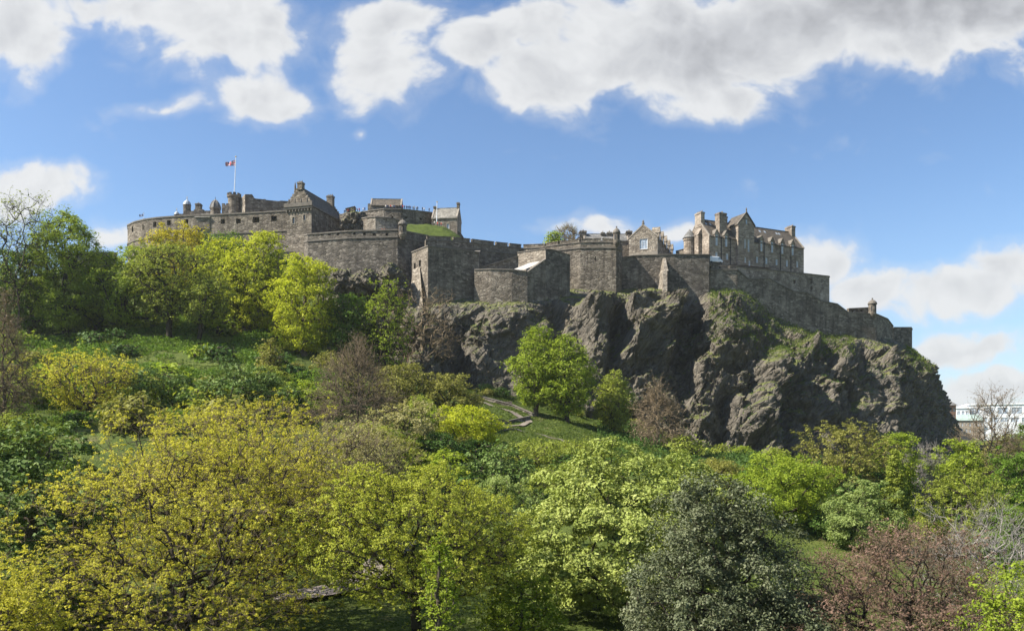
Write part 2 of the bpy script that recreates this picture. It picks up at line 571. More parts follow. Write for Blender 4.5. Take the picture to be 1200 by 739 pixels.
M['l_cream'] = leaf_mat('cream_buds', [(.27, .25, .10), (.38, .35, .15), (.50, .46, .22)], .35)
M['l_chest'] = leaf_mat('chestnut_leaves', [(.165, .205, .04), (.285, .335, .072), (.43, .46, .15)], .22, .6, .15)
M['l_chestdark'] = leaf_mat('dark_chestnut_leaves', [(.055, .098, .02), (.12, .185, .038), (.27, .34, .11)], .2, .6, .15)
M['l_holly'] = leaf_mat('holly_leaves', [(.05, .062, .027), (.105, .122, .058), (.24, .25, .145)], .12, .55, .2, .3)  # palest tone paints the silvery sheen of glossy leaves into their colour
M['l_willow'] = leaf_mat('willow_leaves', [(.16, .215, .06), (.25, .315, .095), (.34, .40, .14)], .36)
M['l_copper'] = leaf_mat('copper_leaves', [(.12, .075, .055), (.20, .125, .092), (.30, .20, .15)], .30, patchy=.4)
M['l_brown'] = leaf_mat('brown_buds', [(.15, .11, .065), (.21, .155, .095), (.28, .21, .13)], .2)
M['l_conifer'] = leaf_mat('conifer_needles', [(.035, .075, .014), (.06, .115, .022), (.10, .165, .035)], .15)
M['l_grass'] = leaf_mat('grass_blades', [(.06, .095, .018), (.105, .148, .028), (.19, .22, .05)], .35, .7, .1, .7)
M['l_dry'] = leaf_mat('dry_grass_blades', [(.10, .13, .025), (.20, .20, .05), (.33, .29, .11)], .3, .7, .1, .7)

# ------------------------------------------------------------------ the ground
_ctl = []
for px_, rows in {
    -250: [(470, 120), (430, 165), (400, 215), (360, 270), (340, 330)],
    0: [(500, 120), (460, 160), (425, 190), (398, 215), (345, 265), (330, 320)],
    150: [(520, 112), (485, 140), (445, 170), (405, 200), (376, 226), (345, 270), (310, 310)],
    300: [(525, 115), (490, 140), (445, 175), (402, 213), (385, 232), (355, 260), (310, 295)],
    400: [(530, 120), (500, 150), (455, 190), (415, 225), (370, 258), (330, 280)],
    470: [(535, 125), (505, 160), (462, 205), (440, 232), (425, 262)],
    600: [(565, 120), (540, 150), (494, 197), (480, 206), (466, 234), (455, 262)],
    700: [(560, 130), (530, 165), (510, 195), (492, 237), (485, 262)],
    850: [(570, 130), (552, 165), (532, 232), (525, 262)],
    1000: [(600, 125), (565, 170), (540, 240), (532, 285)],
    1120: [(640, 123), (575, 180), (532, 280), (524, 400)],
    1250: [(640, 125), (575, 180), (525, 300), (516, 420)],
    1500: [(640, 125), (560, 200), (522, 320)],
}.items():
    for (py_, Y_) in rows:
        p_ = P(px_, py_, Y_)
        _ctl.append((p_[0], Y_, p_[2]))
for x_ in (-120, -70, -30, 0, 30, 70, 120, 180):
    for Y_ in (52, 68, 85):
        _ctl.append((x_ * (Y_ / 60), Y_, 0.0 + (0.8 if Y_ == 85 and x_ < 0 else 0)))
    _ctl.append((x_ * 1.0, 22, 7.5))
    _ctl.append((x_ * 1.0, 2, 12.8))
_ctl = np.array(_ctl)
_K = np.linalg.norm(_ctl[:, None, :2] - _ctl[None, :, :2], axis=2) + 0.4 * np.eye(len(_ctl))
_A = np.block([[_K, np.ones((len(_ctl), 1))], [np.ones((1, len(_ctl))), np.zeros((1, 1))]])
_W = np.linalg.solve(_A, np.concatenate([_ctl[:, 2], [0]]))


def gz_arr(x, y):
    x = np.asarray(x, float); y = np.asarray(y, float)
    xc, yc = np.clip(x, -330, 420), np.clip(y, -5, 430)
    out = np.empty(x.shape)
    flat_x, flat_y = xc.ravel(), yc.ravel()
    res = np.empty(flat_x.shape)
    for i in range(0, len(flat_x), 20000):
        d = np.hypot(flat_x[i:i + 20000, None] - _ctl[None, :, 0], flat_y[i:i + 20000, None] - _ctl[None, :, 1])
        res[i:i + 20000] = d @ _W[:-1] + _W[-1]
    out = res.reshape(x.shape)
    far = np.clip((np.hypot(x - xc, y - yc)) / 260, 0, 1)
    far = far * far * (3 - 2 * far)
    base = out * (1 - far) + 15.0 * far
    p = np.stack([x.ravel(), y.ravel(), np.zeros(x.size)], 1)
    amp = np.clip((y - 95) / 60, 0.05, 1) * (1 - far)
    return base + amp * (fbm(p * 0.05, 2).reshape(x.shape) * 1.0 + fbm(p * 0.22 + 9, 3).reshape(x.shape) * 0.45)


def gz(x, y):
    return float(gz_arr(np.array([x]), np.array([y]))[0])


def sym(a, n, far, nf):
    core = np.linspace(a[0], a[1], n)
    t = np.linspace(0, 1, nf + 1)[1:] ** 2.5
    return np.concatenate([(a[0] - t * (far + a[0]))[::-1], core, a[1] + t * (far - a[1])])


gx = sym((-230, 330), 300, 6000, 14)
gy = np.concatenate([-np.linspace(1, 0, 6)[:-1] ** 2 * 1500 - 10, np.linspace(-8, 330, 230), 330 + np.linspace(0, 1, 16)[1:] ** 2.5 * 7000])
GX, GY = np.meshgrid(gx, gy)
GZ = gz_arr(GX, GY)
V = np.stack([GX.ravel(), GY.ravel(), GZ.ravel()], 1)
nx_, ny_ = len(gx), len(gy)
ii = (np.arange(ny_ - 1)[:, None] * nx_ + np.arange(nx_ - 1)[None, :]).ravel()
tag(link('ground', raw_mesh('ground', V, np.stack([ii, ii + 1, ii + nx_ + 1, ii + nx_], 1), True), M['turf']), kind='structure')


def strip(name, pts, w, mat, lift=0.07, kind='structure', n=60):
    """a path laid on the ground along world points (x, y)"""
    pts = np.array(pts, float)
    d = np.concatenate([[0], np.cumsum(np.linalg.norm(np.diff(pts, axis=0), axis=1))])
    t = np.linspace(0, d[-1], n)
    x, y = np.interp(t, d, pts[:, 0]), np.interp(t, d, pts[:, 1])
    k = np.ones(5) / 5
    for _ in range(2):
        xs = np.convolve(np.pad(x, 2, 'edge'), k, 'valid'); ys = np.convolve(np.pad(y, 2, 'edge'), k, 'valid')
        xs[0], xs[-1], ys[0], ys[-1] = x[0], x[-1], y[0], y[-1]
        x, y = xs, ys
    tx, ty = np.gradient(x), np.gradient(y)
    l = np.hypot(tx, ty) + 1e-9
    ox, oy = -ty / l, tx / l
    m = 7
    rows = []
    for j in range(m):
        s = (j / (m - 1) - .5) * w
        X, Y = x + ox * s, y + oy * s
        rows.append(np.stack([X, Y, gz_arr(X, Y) + lift], 1))
    zc = np.max([r[:, 2] for r in rows], axis=0)
    for r in rows:
        r[:, 2] = zc * .6 + r[:, 2] * .4 + .02
    V = np.concatenate(rows)
    ii = (np.arange(m - 1)[:, None] * n + np.arange(n - 1)[None, :]).ravel()
    o = link(name, raw_mesh(name, V, np.stack([ii, ii + 1, ii + n + 1, ii + n], 1), True), mat)
    return tag(o, kind=kind)


def onground(px, Y):
    x = Xat(px, Y)
    return (x, Y, gz(x, Y))


def XY(px, Y):
    return (Xat(px, Y), Y)


strip('garden_path', [XY(318, 79), XY(355, 80), XY(400, 82), XY(440, 87), XY(470, 96)], 4.0, M['path'])
strip('park_path', [XY(1040, 118), XY(1100, 124), XY(1200, 130), XY(1320, 138)], 3.0, M['path'])
strip('zigzag_path', [XY(548, 178), XY(600, 184), XY(655, 180), XY(690, 172)], 1.4, M['path_dark'])
strip('zigzag_path', [XY(556, 212), XY(590, 205), XY(623, 198), XY(600, 191), XY(560, 190)], 1.7, M['path_dark'])

# ------------------------------------------------------------------ the crag
_cols = [
    [(318, 360, 262), (319, 372, 252), (320, 384, 244), (321, 398, 238)],
    [(345, 330, 285), (346, 352, 270), (348, 375, 256), (350, 402, 244)],
    [(385, 328, 276), (386, 350, 264), (388, 372, 255), (390, 412, 240)],
    [(430, 328, 271), (431, 342, 262), (433, 370, 256), (435, 430, 240)],
    [(466, 330, 268), (467, 345, 258), (470, 385, 250), (472, 448, 236)],
    [(490, 344, 262), (490, 360, 254), (494, 395, 247), (498, 455, 234)],
    [(520, 346, 262), (521, 360, 253), (524, 410, 250), (528, 468, 237)],
    [(560, 346, 264), (560, 360, 254), (563, 410, 249), (566, 476, 237)],
    [(610, 345, 263), (610, 358, 254.5), (613, 410, 249), (616, 478, 237)],
    [(655, 338, 272), (656, 350, 264), (660, 405, 253), (664, 488, 240)],
    [(700, 338, 274), (701, 352, 264), (706, 410, 253), (710, 500, 239)],
    [(730, 340, 276), (731, 356, 268), (734, 415, 256), (738, 515, 238)],
    [(760, 338, 277), (761, 352, 267), (762, 420, 255), (766, 528, 236)],
    [(790, 338, 278), (791, 356, 272), (794, 425, 258), (798, 536, 237)],
    [(835, 337, 279), (838, 352, 270), (845, 420, 255), (850, 545, 236)],
    [(870, 336, 281), (873, 366, 267), (878, 402, 257), (882, 550, 235)],
    [(903, 366, 286), (905, 396, 272), (906, 430, 257), (908, 556, 237)],
    [(948, 388, 291), (952, 412, 276), (956, 440, 264), (960, 558, 245)],
    [(990, 392, 296), (994, 414, 282), (998, 430, 270), (1003, 558, 252)],
    [(1025, 395, 299), (1030, 416, 287), (1036, 436, 278), (1042, 558, 262)],
    [(1048, 398, 306), (1054, 420, 295), (1064, 448, 287), (1076, 556, 272)],
    [(1066, 409, 314), (1079, 430, 306), (1092, 465, 299), (1113, 552, 286)],
    [(1071, 412, 324), (1089, 433, 320), (1108, 472, 314), (1136, 548, 304)],
    [(1064, 410, 345), (1083, 433, 345), (1102, 472, 345), (1132, 545, 345)],
    [(1040, 405, 385), (1060, 430, 388), (1080, 470, 390), (1110, 540, 395)],
]
_NR, _NC, _CAP = 250, 980, 26
_prof = []
for c_ in _cols:
    w_ = np.array([P(*q) for q in c_])
    d_ = np.concatenate([[0], np.cumsum(np.linalg.norm(np.diff(w_, axis=0), axis=1))])
    t_ = np.linspace(0, d_[-1], 60)
    r_ = np.stack([np.interp(t_, d_, w_[:, k]) for k in range(3)], 1)
    r_[1:-1] = (r_[:-2] + 2 * r_[1:-1] + r_[2:]) / 4
    foot = r_[-1] + (0, -3.0, -14.0)
    r_ = np.concatenate([r_, np.linspace(r_[-1], foot, 9)[1:]])
    _prof.append(r_)
_prof = np.array(_prof)                                    # columns x rows x 3
_mid = _prof[:, 30]
_s = np.concatenate([[0], np.cumsum(np.linalg.norm(np.diff(_mid, axis=0), axis=1))])
_t = np.linspace(0, _s[-1], _NC)
_grid = np.empty((_NC, _prof.shape[1], 3))
for r_ in range(_prof.shape[1]):
    for k in range(3):
        _grid[:, r_, k] = np.interp(_t, _s, _prof[:, r_, k])
_ker = np.hanning(31); _ker /= _ker.sum()
for r_ in range(_prof.shape[1]):
    for k in range(3):
        _grid[:, r_, k] = np.convolve(np.pad(_grid[:, r_, k], 15, 'edge'), _ker, 'valid')
_v = np.linspace(0, _prof.shape[1] - 1, _NR)
_i0 = np.clip(_v.astype(int), 0, _prof.shape[1] - 2); _fr = (_v - _i0)[None, :, None]
R = _grid[:, _i0] * (1 - _fr) + _grid[:, _i0 + 1] * _fr     # NC x NR x 3
_du = np.gradient(R, axis=0); _dv = np.gradient(R, axis=1)
_n = np.cross(_dv, _du); _n /= np.linalg.norm(_n, axis=2)[..., None] + 1e-9
_n[_n[..., 1] > 0.6] *= -1
_n = np.where((_n @ np.array([0.25, -0.9, 0.3]))[..., None] < -0.35, -_n, _n)
_px = CX + F * R[..., 0] / R[..., 1]; _py = HY - F * (R[..., 2] - CAMZ) / R[..., 1]


def _capsule(x0, y0, x1, y1, r, amp, asym=0.0):
    dx, dy = x1 - x0, y1 - y0
    t = np.clip(((_px - x0) * dx + (_py - y0) * dy) / (dx * dx + dy * dy + 1e-9), 0, 1)
    ex, ey = _px - x0 - t * dx, _py - y0 - t * dy
    d = np.hypot(ex, ey) / r
    f = np.clip(1 - d, 0, 1)
    return amp * f * f * (3 - 2 * f)


_bump = sum(_capsule(*b) for b in [
    (716, 346, 690, 374, 24, 8), (690, 374, 706, 410, 20, 5), (772, 344, 742, 368, 22, 9), (778, 350, 776, 420, 16, 6),
    (770, 378, 730, 424, 22, 10), (850, 346, 846, 392, 30, 7), (868, 408, 826, 440, 26, 8), (898, 436, 884, 500, 22, 9),
    (955, 402, 940, 420, 16, 5), (1000, 400, 985, 428, 16, 5), (1035, 420, 1040, 520, 22, 4), (492, 388, 498, 432, 26, 8), (600, 370, 556, 420, 40, 4),
    (640, 390, 630, 440, 26, 4), (430, 336, 400, 350, 20, 4), (970, 460, 962, 530, 20, 5), (700, 430, 690, 480, 30, 4),
    (726, 372, 712, 440, 14, -7), (806, 370, 796, 450, 26, -5), (800, 455, 806, 530, 22, -4), (850, 470, 840, 530, 16, -5), (925, 460, 920, 530, 12, -5),
    (650, 360, 655, 450, 16, -4), (535, 400, 540, 460, 16, -4), (820, 345, 815, 372, 14, -3), (905, 390, 880, 380, 16, -2)])
_pts = R.reshape(-1, 3)
_rot = np.array([[.80, 0, -.60], [0, 1, 0], [.60, 0, .80]])     # joints run from upper right to lower left
_q = (_pts + np.stack([fbm(_pts * .09, 2), fbm(_pts * .09 + 5, 2), fbm(_pts * .09 + 9, 2)], 1) * 2.2) @ _rot.T
_noise = (facets(_q / (15, 12, 19), .9) * 3.6 + facets(_q / (5.6, 5.0, 8.0) + 3, 1.0) * 2.1 + facets(_q @ _rot / (9, 6, 2.2) + 5, .9) * 1.1 + facets(_q / (2.1, 2.1, 3.4) + 7, 1.1) * 1.25
          + facets(_q / (.95, .95, 1.5) + 2, 1.1) * 0.55 + fbm(_pts * .06, 3) * 1.7 + (0.5 - np.abs(fbm(_q * (.16, .16, .06), 3))) * 1.6)
_noise = _noise.reshape(_NC, _NR)
_amp = np.clip((_py - _py[:, :1]) / 30, 0.10, 1)
_hill = np.clip((_px - 325) / 70, .35, 1) * (.55 + .45 * np.clip((_px - 660) / 60, 0, 1)) * (1 - .35 * np.clip((_px - 930) / 60, 0, 1) * np.clip((_py - 430) / 30, 0, 1))
R = R + _n * (_noise * _amp * _hill + _bump * .95 * np.clip((_py - _py[:, :1] - 4) / 26, 0, 1))[..., None]
# back of the crag: a level shoulder running in under the walls
_cap = np.linspace(0, 1, _CAP + 1)[1:]
_back = R[:, :1] + np.stack([np.zeros(_CAP), 40 * _cap, -1.5 * _cap], 1)[None]
_last = np.clip((_t / _s[-1] - .93) / .07, 0, 1)[:, None, None]
_back = _back * (1 - _last) + (R[:, :1] + np.stack([-50 * _cap, 12 * _cap, -1.0 * _cap], 1)[None]) * _last
R = np.concatenate([_back[:, ::-1], R], axis=1)
_nr = R.shape[1]
ii = (np.arange(_NC - 1)[:, None] * _nr + np.arange(_nr - 1)[None, :]).ravel()
_fc = np.stack([ii, ii + 1, ii + _nr + 1, ii + _nr], 1)
ROCK_V = R.reshape(-1, 3); ROCK_F = _fc
_me = raw_mesh('castle_crag', ROCK_V, _fc)
tag(link('rock_crag', _me, M['rock']), kind='structure')
_e1 = ROCK_V[_fc[:, 2]] - ROCK_V[_fc[:, 0]]; _e2 = ROCK_V[_fc[:, 3]] - ROCK_V[_fc[:, 1]]
ROCK_N = np.cross(_e1, _e2); ROCK_A = np.linalg.norm(ROCK_N, axis=1); ROCK_N /= ROCK_A[:, None] + 1e-9
ROCK_N = np.where((ROCK_N @ np.array([0.1, -.75, .65]) < 0)[:, None], -ROCK_N, ROCK_N)
ROCK_C = ROCK_V[_fc].mean(1)


def rock_at(px, py):
    """the point of the crag seen near (px, py)"""
    qx = CX + F * ROCK_C[:, 0] / ROCK_C[:, 1]; qy = HY - F * (ROCK_C[:, 2] - CAMZ) / ROCK_C[:, 1]
    d = np.hypot(qx - px, qy - py) + 0.02 * (ROCK_C[:, 1] - 230)
    return ROCK_C[np.argmin(d)]

# ------------------------------------------------------------------ walls and houses of the castle
def Yl(py, z):
    """how far off a level z is when seen at height py"""
    return (z - CAMZ) * F / (HY - py)


def miters(pts):
    p = np.array([(q[0], q[1]) for q in pts])
    d = np.diff(p, axis=0); d /= np.linalg.norm(d, axis=1)[:, None]
    n = np.stack([-d[:, 1], d[:, 0]], 1)
    m = [n[0]]
    for i in range(1, len(p) - 1):
        b = n[i - 1] + n[i]; b /= np.linalg.norm(b)
        m.append(b / max(0.35, b @ n[i]))
    m.append(n[-1])
    return np.array(m)


def ribbon(mb, top, mt, o0, o1, z0, z1, mi=0):
    """a band following the wall head, from offset o0 to o1 (to the back), z0..z1 relative to the head"""
    for i in range(len(top) - 1):
        q = []
        for k, o in ((i, o0), (i + 1, o0), (i + 1, o1), (i, o1)):
            q.append((top[k][0] + mt[k][0] * o, top[k][1] + mt[k][1] * o, top[k][2]))
        mb.hexa([(a, b, c + z0) for a, b, c in q], [(a, b, c + z1) for a, b, c in q], mi)


def wall_run(name, label, cat, pts, zbot, thick=2.4, mat='rubble', holes=(), merlon=None, coping=0.4, course=None, group=None,
             batter=0.0, hole_depth=1.6):
    """pts: (px, py of the head, Y).  holes: (px, py, w, h) in photo pixels.  merlon: (length, gap, height)"""
    top = [P(*q) for q in pts]
    zb = zbot if isinstance(zbot, (list, tuple)) else [zbot] * len(top)
    mt = miters(top)
    root = thing(name, label, cat, (np.mean([t[0] for t in top]), np.mean([t[1] for t in top]), min(zb)), group)
    mb = MB()
    for i in range(len(top) - 1):
        A, B = top[i], top[i + 1]
        L = float(np.hypot(B[0] - A[0], B[1] - A[1]))
        fr = frame((A[0], A[1], 0), (B[0] - A[0], B[1] - A[1]))
        hs = []
        for (hx, hy, hw, hh) in holes:
            k = (hx - CX) / F
            dx, dy = B[0] - A[0], B[1] - A[1]
            u = (k * A[1] - A[0]) / (dx - k * dy)
            if 0.02 < u < 0.98:
                Y = A[1] + u * dy
                z = Zat(hy, Y); w = hw / F * Y / abs(dx / L); h = hh / F * Y
                hs.append((u * L - w / 2, u * L + w / 2, z - h / 2, z + h / 2))
        zm = min(A[2], B[2]) - 0.02
        lo = max(zb[i], zb[i + 1])
        hs = [(max(.1, a), min(L - .1, b), max(lo + .2, c), min(zm - .2, d)) for a, b, c, d in hs]
        panel(mb, fr, 0, L, 0, lo, zm, hs, hole_depth, True)
        mb.face([fr(0, 0, zm), fr(L, 0, zm), fr(L, 0, B[2]), fr(0, 0, A[2])])
        if zb[i] != zb[i + 1]:
            mb.face([fr(0, 0, zb[i]), fr(L, 0, zb[i + 1]), fr(L, 0, lo), fr(0, 0, lo)])
        a2 = (A[0] + mt[i][0] * thick, A[1] + mt[i][1] * thick); b2 = (B[0] + mt[i + 1][0] * thick, B[1] + mt[i + 1][1] * thick)
        mb.face([(*a2, zb[i]), (*b2, zb[i + 1]), (*b2, B[2]), (*a2, A[2])])
        mb.face([tuple(A), tuple(B), (*b2, B[2]), (*a2, A[2])])
        for (e, e2, z) in ((A, a2, zb[i]), (B, b2, zb[i + 1])):
            if (e is A and i == 0) or (e is B and i == len(top) - 2):
                mb.face([(e[0], e[1], z), (*e2, z), (*e2, e[2]), tuple(e)])
    mb.build('wall', M[mat], root)
    if coping:
        c = MB(); ribbon(c, top, mt, -0.22, thick + 0.1, 0.004, coping)
        c.build('coping', M['dress_dark'], root)
    if course:
        c = MB()
        for dz in course:
            ribbon(c, top, mt, -0.25, 0.2, dz, dz + 0.45)
        c.build('string_course', M['dress_dark'], root)
    if merlon:
        ml, gp, mh = merlon
        for i in range(len(top) - 1):
            A, B = top[i], top[i + 1]
            L = float(np.hypot(B[0] - A[0], B[1] - A[1]))
            fr = frame((A[0], A[1], 0), (B[0] - A[0], B[1] - A[1]))
            n = max(1, int(L / (ml + gp)))
            st = L / n
            zz = lambda a: A[2] + (B[2] - A[2]) * a / L + coping + 0.003
            for k in range(n):
                a0, a1 = k * st + gp / 2, (k + 1) * st - gp / 2
                q = [(a0, -.1), (a1, -.1), (a1, 1.1), (a0, 1.1)]; p = [(a0 - .12, -.22), (a1 + .12, -.22), (a1 + .12, 1.2), (a0 - .12, 1.2)]
                c = MB()
                c.stack([[fr(a, b, zz(a)) for a, b in q], [fr(a, b, zz(a) + mh) for a, b in q], [fr(a, b, zz(a) + mh) for a, b in p], [fr(a, b, zz(a) + mh + .22) for a, b in p]])
                c.build('merlon', M[mat], root)
    return root


def window(root, fr, h, depth=0.3, mat='white', bars=(1, 3), surround=True, bw=0.14):
    """sash window set into the opening h = (a0, a1, z0, z1) of a wall"""
    a0, a1, z0, z1 = h
    f = MB(); b0, b1 = depth - .12, depth - .02
    e = .004
    f.box(fr, a0 + e, a0 + bw, b0, b1, z0 + e, z1 - e); f.box(fr, a1 - bw, a1 - e, b0, b1, z0 + e, z1 - e)
    f.box(fr, a0 + bw + e, a1 - bw - e, b0, b1, z0 + e, z0 + bw); f.box(fr, a0 + bw + e, a1 - bw - e, b0, b1, z1 - bw, z1 - e)
    nx, nz = bars
    for k in range(1, nx + 1):
        a = a0 + (a1 - a0) * k / (nx + 1)
        f.box(fr, a - .03, a + .03, b0 + .02, b1 - .01, z0 + bw + e, z1 - bw - e)
    for k in range(1, nz + 1):
        z = z0 + (z1 - z0) * k / (nz + 1)
        f.box(fr, a0 + bw + e, a1 - bw - e, b0 + .03, b1 - .02, z - .03, z + .03)
    w = f.build('window', M[mat], root)
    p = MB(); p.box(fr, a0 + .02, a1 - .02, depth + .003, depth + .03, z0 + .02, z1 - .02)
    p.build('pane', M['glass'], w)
    if surround:
        s = MB(); t = .2
        s.box(fr, a0 - t, a0 - .003, -.06, .1, z0, z1); s.box(fr, a1 + .003, a1 + t, -.06, .1, z0, z1)
        s.box(fr, a0 - t - .05, a1 + t + .05, -.07, .1, z1 + .003, z1 + .28); s.box(fr, a0 - t - .05, a1 + t + .05, -.12, .1, z0 - .22, z0 - .003)
        s.build('surround', M['dress'], w)
    return w


def chimney(root, fr, a0, a1, b0, b1, z0, z1, mat='rubble', pots=3):
    c = MB()
    rg = lambda e, z: [fr(a, b, z) for a, b in ((a0 - e, b0 - e), (a1 + e, b0 - e), (a1 + e, b1 + e), (a0 - e, b1 + e))]
    c.stack([rg(0, z0), rg(0, z1), rg(.15, z1), rg(.15, z1 + .35), rg(.05, z1 + .35), rg(.05, z1 + .6)])
    o = c.build('chimney', M[mat], root)
    if pots:
        for k in range(pots):
            p = MB(); b = b0 + (b1 - b0) * (k + .5) / pots
            x, y, z = fr((a0 + a1) / 2, b, z1 + .603)
            p.lathe((x, y), [(.22, z), (.17, z + .55), (.2, z + .6)], 8)
            p.build('chimney_pot', M['dress'], o)
    return o


def house(root, fr, L, D, base, eave, ridge, front=(), left=(), right=(), wall='rubble', roof='slate', skew=True, steps=False, wdepth=.3, ov=.3,
          back_open=()):
    mb = MB()
    frL = lambda a, b, z: fr(b, a, z)
    frR = lambda a, b, z: fr(L - b, a, z)
    frB = lambda a, b, z: fr(a, D - b, z)
    panel(mb, fr, 0, L, 0, base, eave, front, wdepth + .1)
    panel(mb, frB, 0, L, 0, base, eave, back_open, wdepth + .1)
    for fq, hs in ((frL, left), (frR, right)):
        low = [h for h in hs if h[3] < eave]
        panel(mb, fq, 0, D, 0, base, eave, low, wdepth + .1)
        mb.face([fq(0, 0, eave), fq(D, 0, eave), fq(D / 2, 0, ridge)])
    mb.build('wall', M[wall], root)
    r = MB()
    e0 = 0.45 if (skew or steps) else -ov
    sl = (ridge - eave) / (D / 2)
    t = .28
    for sgn in (0, 1):
        q = []
        for (a, b) in ((e0, -ov), (L - e0, -ov), (L - e0, D / 2), (e0, D / 2)):
            z = eave + sl * b + .03
            q.append(fr(a, D - b if sgn else b, z))
        r.hexa(q, [(x, y, z + t) for x, y, z in q])
    rid = [(e0 + .01, D / 2 - .2), (L - e0 - .01, D / 2 - .2), (L - e0 - .01, D / 2 + .2), (e0 + .01, D / 2 + .2)]
    r.hexa([fr(a, b, ridge + t - .12) for a, b in rid], [fr(a, b, ridge + t + .14) for a, b in rid])
    r.build('roof', M[roof], root)
    if skew and not steps:
        for a0 in (-.12, L - .42):
            s = MB()
            for sgn in (0, 1):
                q = []
                for (a, b) in ((a0, -.25), (a0 + .54, -.25), (a0 + .54, D / 2), (a0, D / 2)):
                    q.append(fr(a, D - b if sgn else b, eave + sl * b + .02))
                s.hexa(q, [(x, y, z + .55) for x, y, z in q])
            s.build('gable_skew', M['dress'], root)
    if steps:
        for a0 in (-.05, L - .65):
            s = MB(); n = 7
            for sgn in (0, 1):
                for k in range(n):
                    b0, b1 = D / 2 * k / n, D / 2 * (k + 1) / n
                    bb = (b0, b1 - .004) if not sgn else (D - b1 + .004, D - b0)
                    s.box(fr, a0, a0 + .7, bb[0], bb[1], eave + sl * b0 - .3, eave + sl * b1 + .55)
            s.build('crow_steps', M[wall], root)


def turret(root, c, r, z0, z1, cap, mat='rubble', capmat='lead', finial=True, n=16, corbel=True, name='turret_body'):
    b = MB()
    prof = [(r, z0), (r, z1 - .3), (r + .15, z1 - .28), (r + .15, z1)]
    if corbel:
        prof = [(r * .35, z0 - r * 1.2), (r * .8, z0 - r * .5)] + prof
    b.lathe(c, prof, n)
    b.build(name, M[mat], root)
    d = MB(); d.lathe(c, [(cr, z1 + .004 + cz) for cr, cz in cap], n)
    o = d.build('cap', M[capmat], root)
    if finial:
        zt = z1 + cap[-1][1]
        f = MB(); f.lathe(c, [(.12, zt + .005), (.08, zt + .5), (.2, zt + .7), (.05, zt + .95), (.02, zt + 1.5)], 6)
        f.build('finial', M['gold' if finial == 'gold' else 'iron'], o)


OGEE = lambda r, h: [(r * 1.12, 0), (r * 1.05, h * .12), (r * .98, h * .32), (r * .8, h * .52), (r * .5, h * .72), (r * .25, h * .84), (r * .16, h * .95), (.08, h)]
CONE = lambda r, h: [(r * 1.15, 0), (r * .58, h * .5), (.08, h)]

# --- the great round battery on the left: one level wall head
_b = [(149.5, 264.7), (157, 261), (168.5, 258), (184, 255.9), (206, 254.2), (226, 253.2), (246, 252.6), (290, 250.4), (339, 247.6)]
_bp = [(x, y, Yl(y, 101.0)) for x, y in _b]
_pre = [(158, 268, 345.0), (150.5, 265.8, 328.0)]
for i, (x, y, Y) in enumerate(_pre):
    _pre[i] = (x, HY - (101.0 - CAMZ) * F / Y, Y)
wall_run('battery_wall', 'great curved stone battery wall with gun ports at the left end of the castle', 'castle wall', _pre + _bp, 66, 5,
         'rubble', holes=[(155.3, 268.9, 3.6, 6.5), (168.2, 266, 3.8, 6), (181.3, 263, 4.4, 6.4), (197.8, 261, 5, 6), (218, 259.5, 5.5, 5.5),
                          (261, 259.6, 5, 5.6), (279.3, 259, 6, 5.6), (300, 257.5, 8.6, 6.6), (321, 256, 7, 6.6),
                          (182.3, 281, 7, 7.6), (165.8, 283.5, 2.4, 6.5)], coping=.5, course=[-7.2], hole_depth=2.6)
# sloping lean-to shed on the battery head
O = P(229, 257, Yl(253, 101) - .6); t = thing('battery_shed', 'small lean-to shed with a pale slate roof on the round battery', 'shed', (O[0], O[1], 96))
fr = frame((O[0], O[1], 0), (1, -.03))
b = MB(); b.hexa([fr(0, 0, 96), fr(5.3, 0, 96), fr(5.3, 4.5, 96), fr(0, 4.5, 96)], [fr(0, 0, 100.2), fr(5.3, 0, 100.2), fr(5.3, 4.5, 102), fr(0, 4.5, 102)])
b.build('wall', M['rubble'], t)
b = MB(); q = [fr(-.3, -.4, 100.15), fr(5.6, -.4, 100.15), fr(4.9, 4.6, 102.6), fr(.4, 4.6, 102.6)]
b.hexa(q, [(x, y, z + .25) for x, y, z in q]); b.build('roof', M['slate_pale'], t)

# --- skyline behind the battery
Yb = 338.0
t = thing('palace_range', 'low stone range with stepped battlements and chimneys behind the round battery', 'building', P(222, 260, Yb))
b = MB(); fr = frame((Xat(209, Yb), Yb, 0), (1, 0))
sc = Yb / F
for (x0, x1, y, dep) in ((0, 6, 250.5, 5), (6, 18, 247.0, 7), (18.2, 29, 245.2, 7), (29.2, 37, 247.6, 6.5), (37.2, 50, 249.5, 6)):
    b.box(fr, x0 * sc, x1 * sc, 0, dep, 92, Zat(y, Yb))
b.build('wall', M['rubble_dark'], t)
chimney(t, fr, 18.5 * sc, 24.6 * sc, 1, 3.2, Zat(246, Yb), Zat(239, Yb), 'rubble_dark', 2)
for k in range(7):
    b = MB(); b.box(fr, (30 + k * 2.6) * sc, (31.4 + k * 2.6) * sc, -.02, .8, Zat(247.6 + max(0, k - 2.5) * .5, Yb) - .3, Zat(246.6 + max(0, k - 2.5) * .55, Yb)); b.build('merlon', M['rubble_dark'], t)
for (px, base, top, cap, r, lab) in ((219.2, 249, 240.2, 233.6, 1.55, 'tall turret with a pointed lead dome on the palace roofline'),
                                     (207.2, 257, 251.5, 247.2, 1.0, 'tiny lead domed turret half hidden behind the battery head')):
    Yt = Yb + 2
    t = thing('domed_turret', lab, 'turret', P(px, base, Yt), 'lead domed turrets behind the battery')
    turret(t, (Xat(px, Yt), Yt), r, Zat(base, Yt) - 6, Zat(top, Yt), OGEE(r, (top - cap) / F * Yt), 'rubble_dark', 'lead', 'gold', 12, False)
Yt = 332.0
t = thing('domed_tower', 'broad eight sided tower with a ribbed dome and spike behind the battery', 'tower', P(252.4, 256, Yt), None)
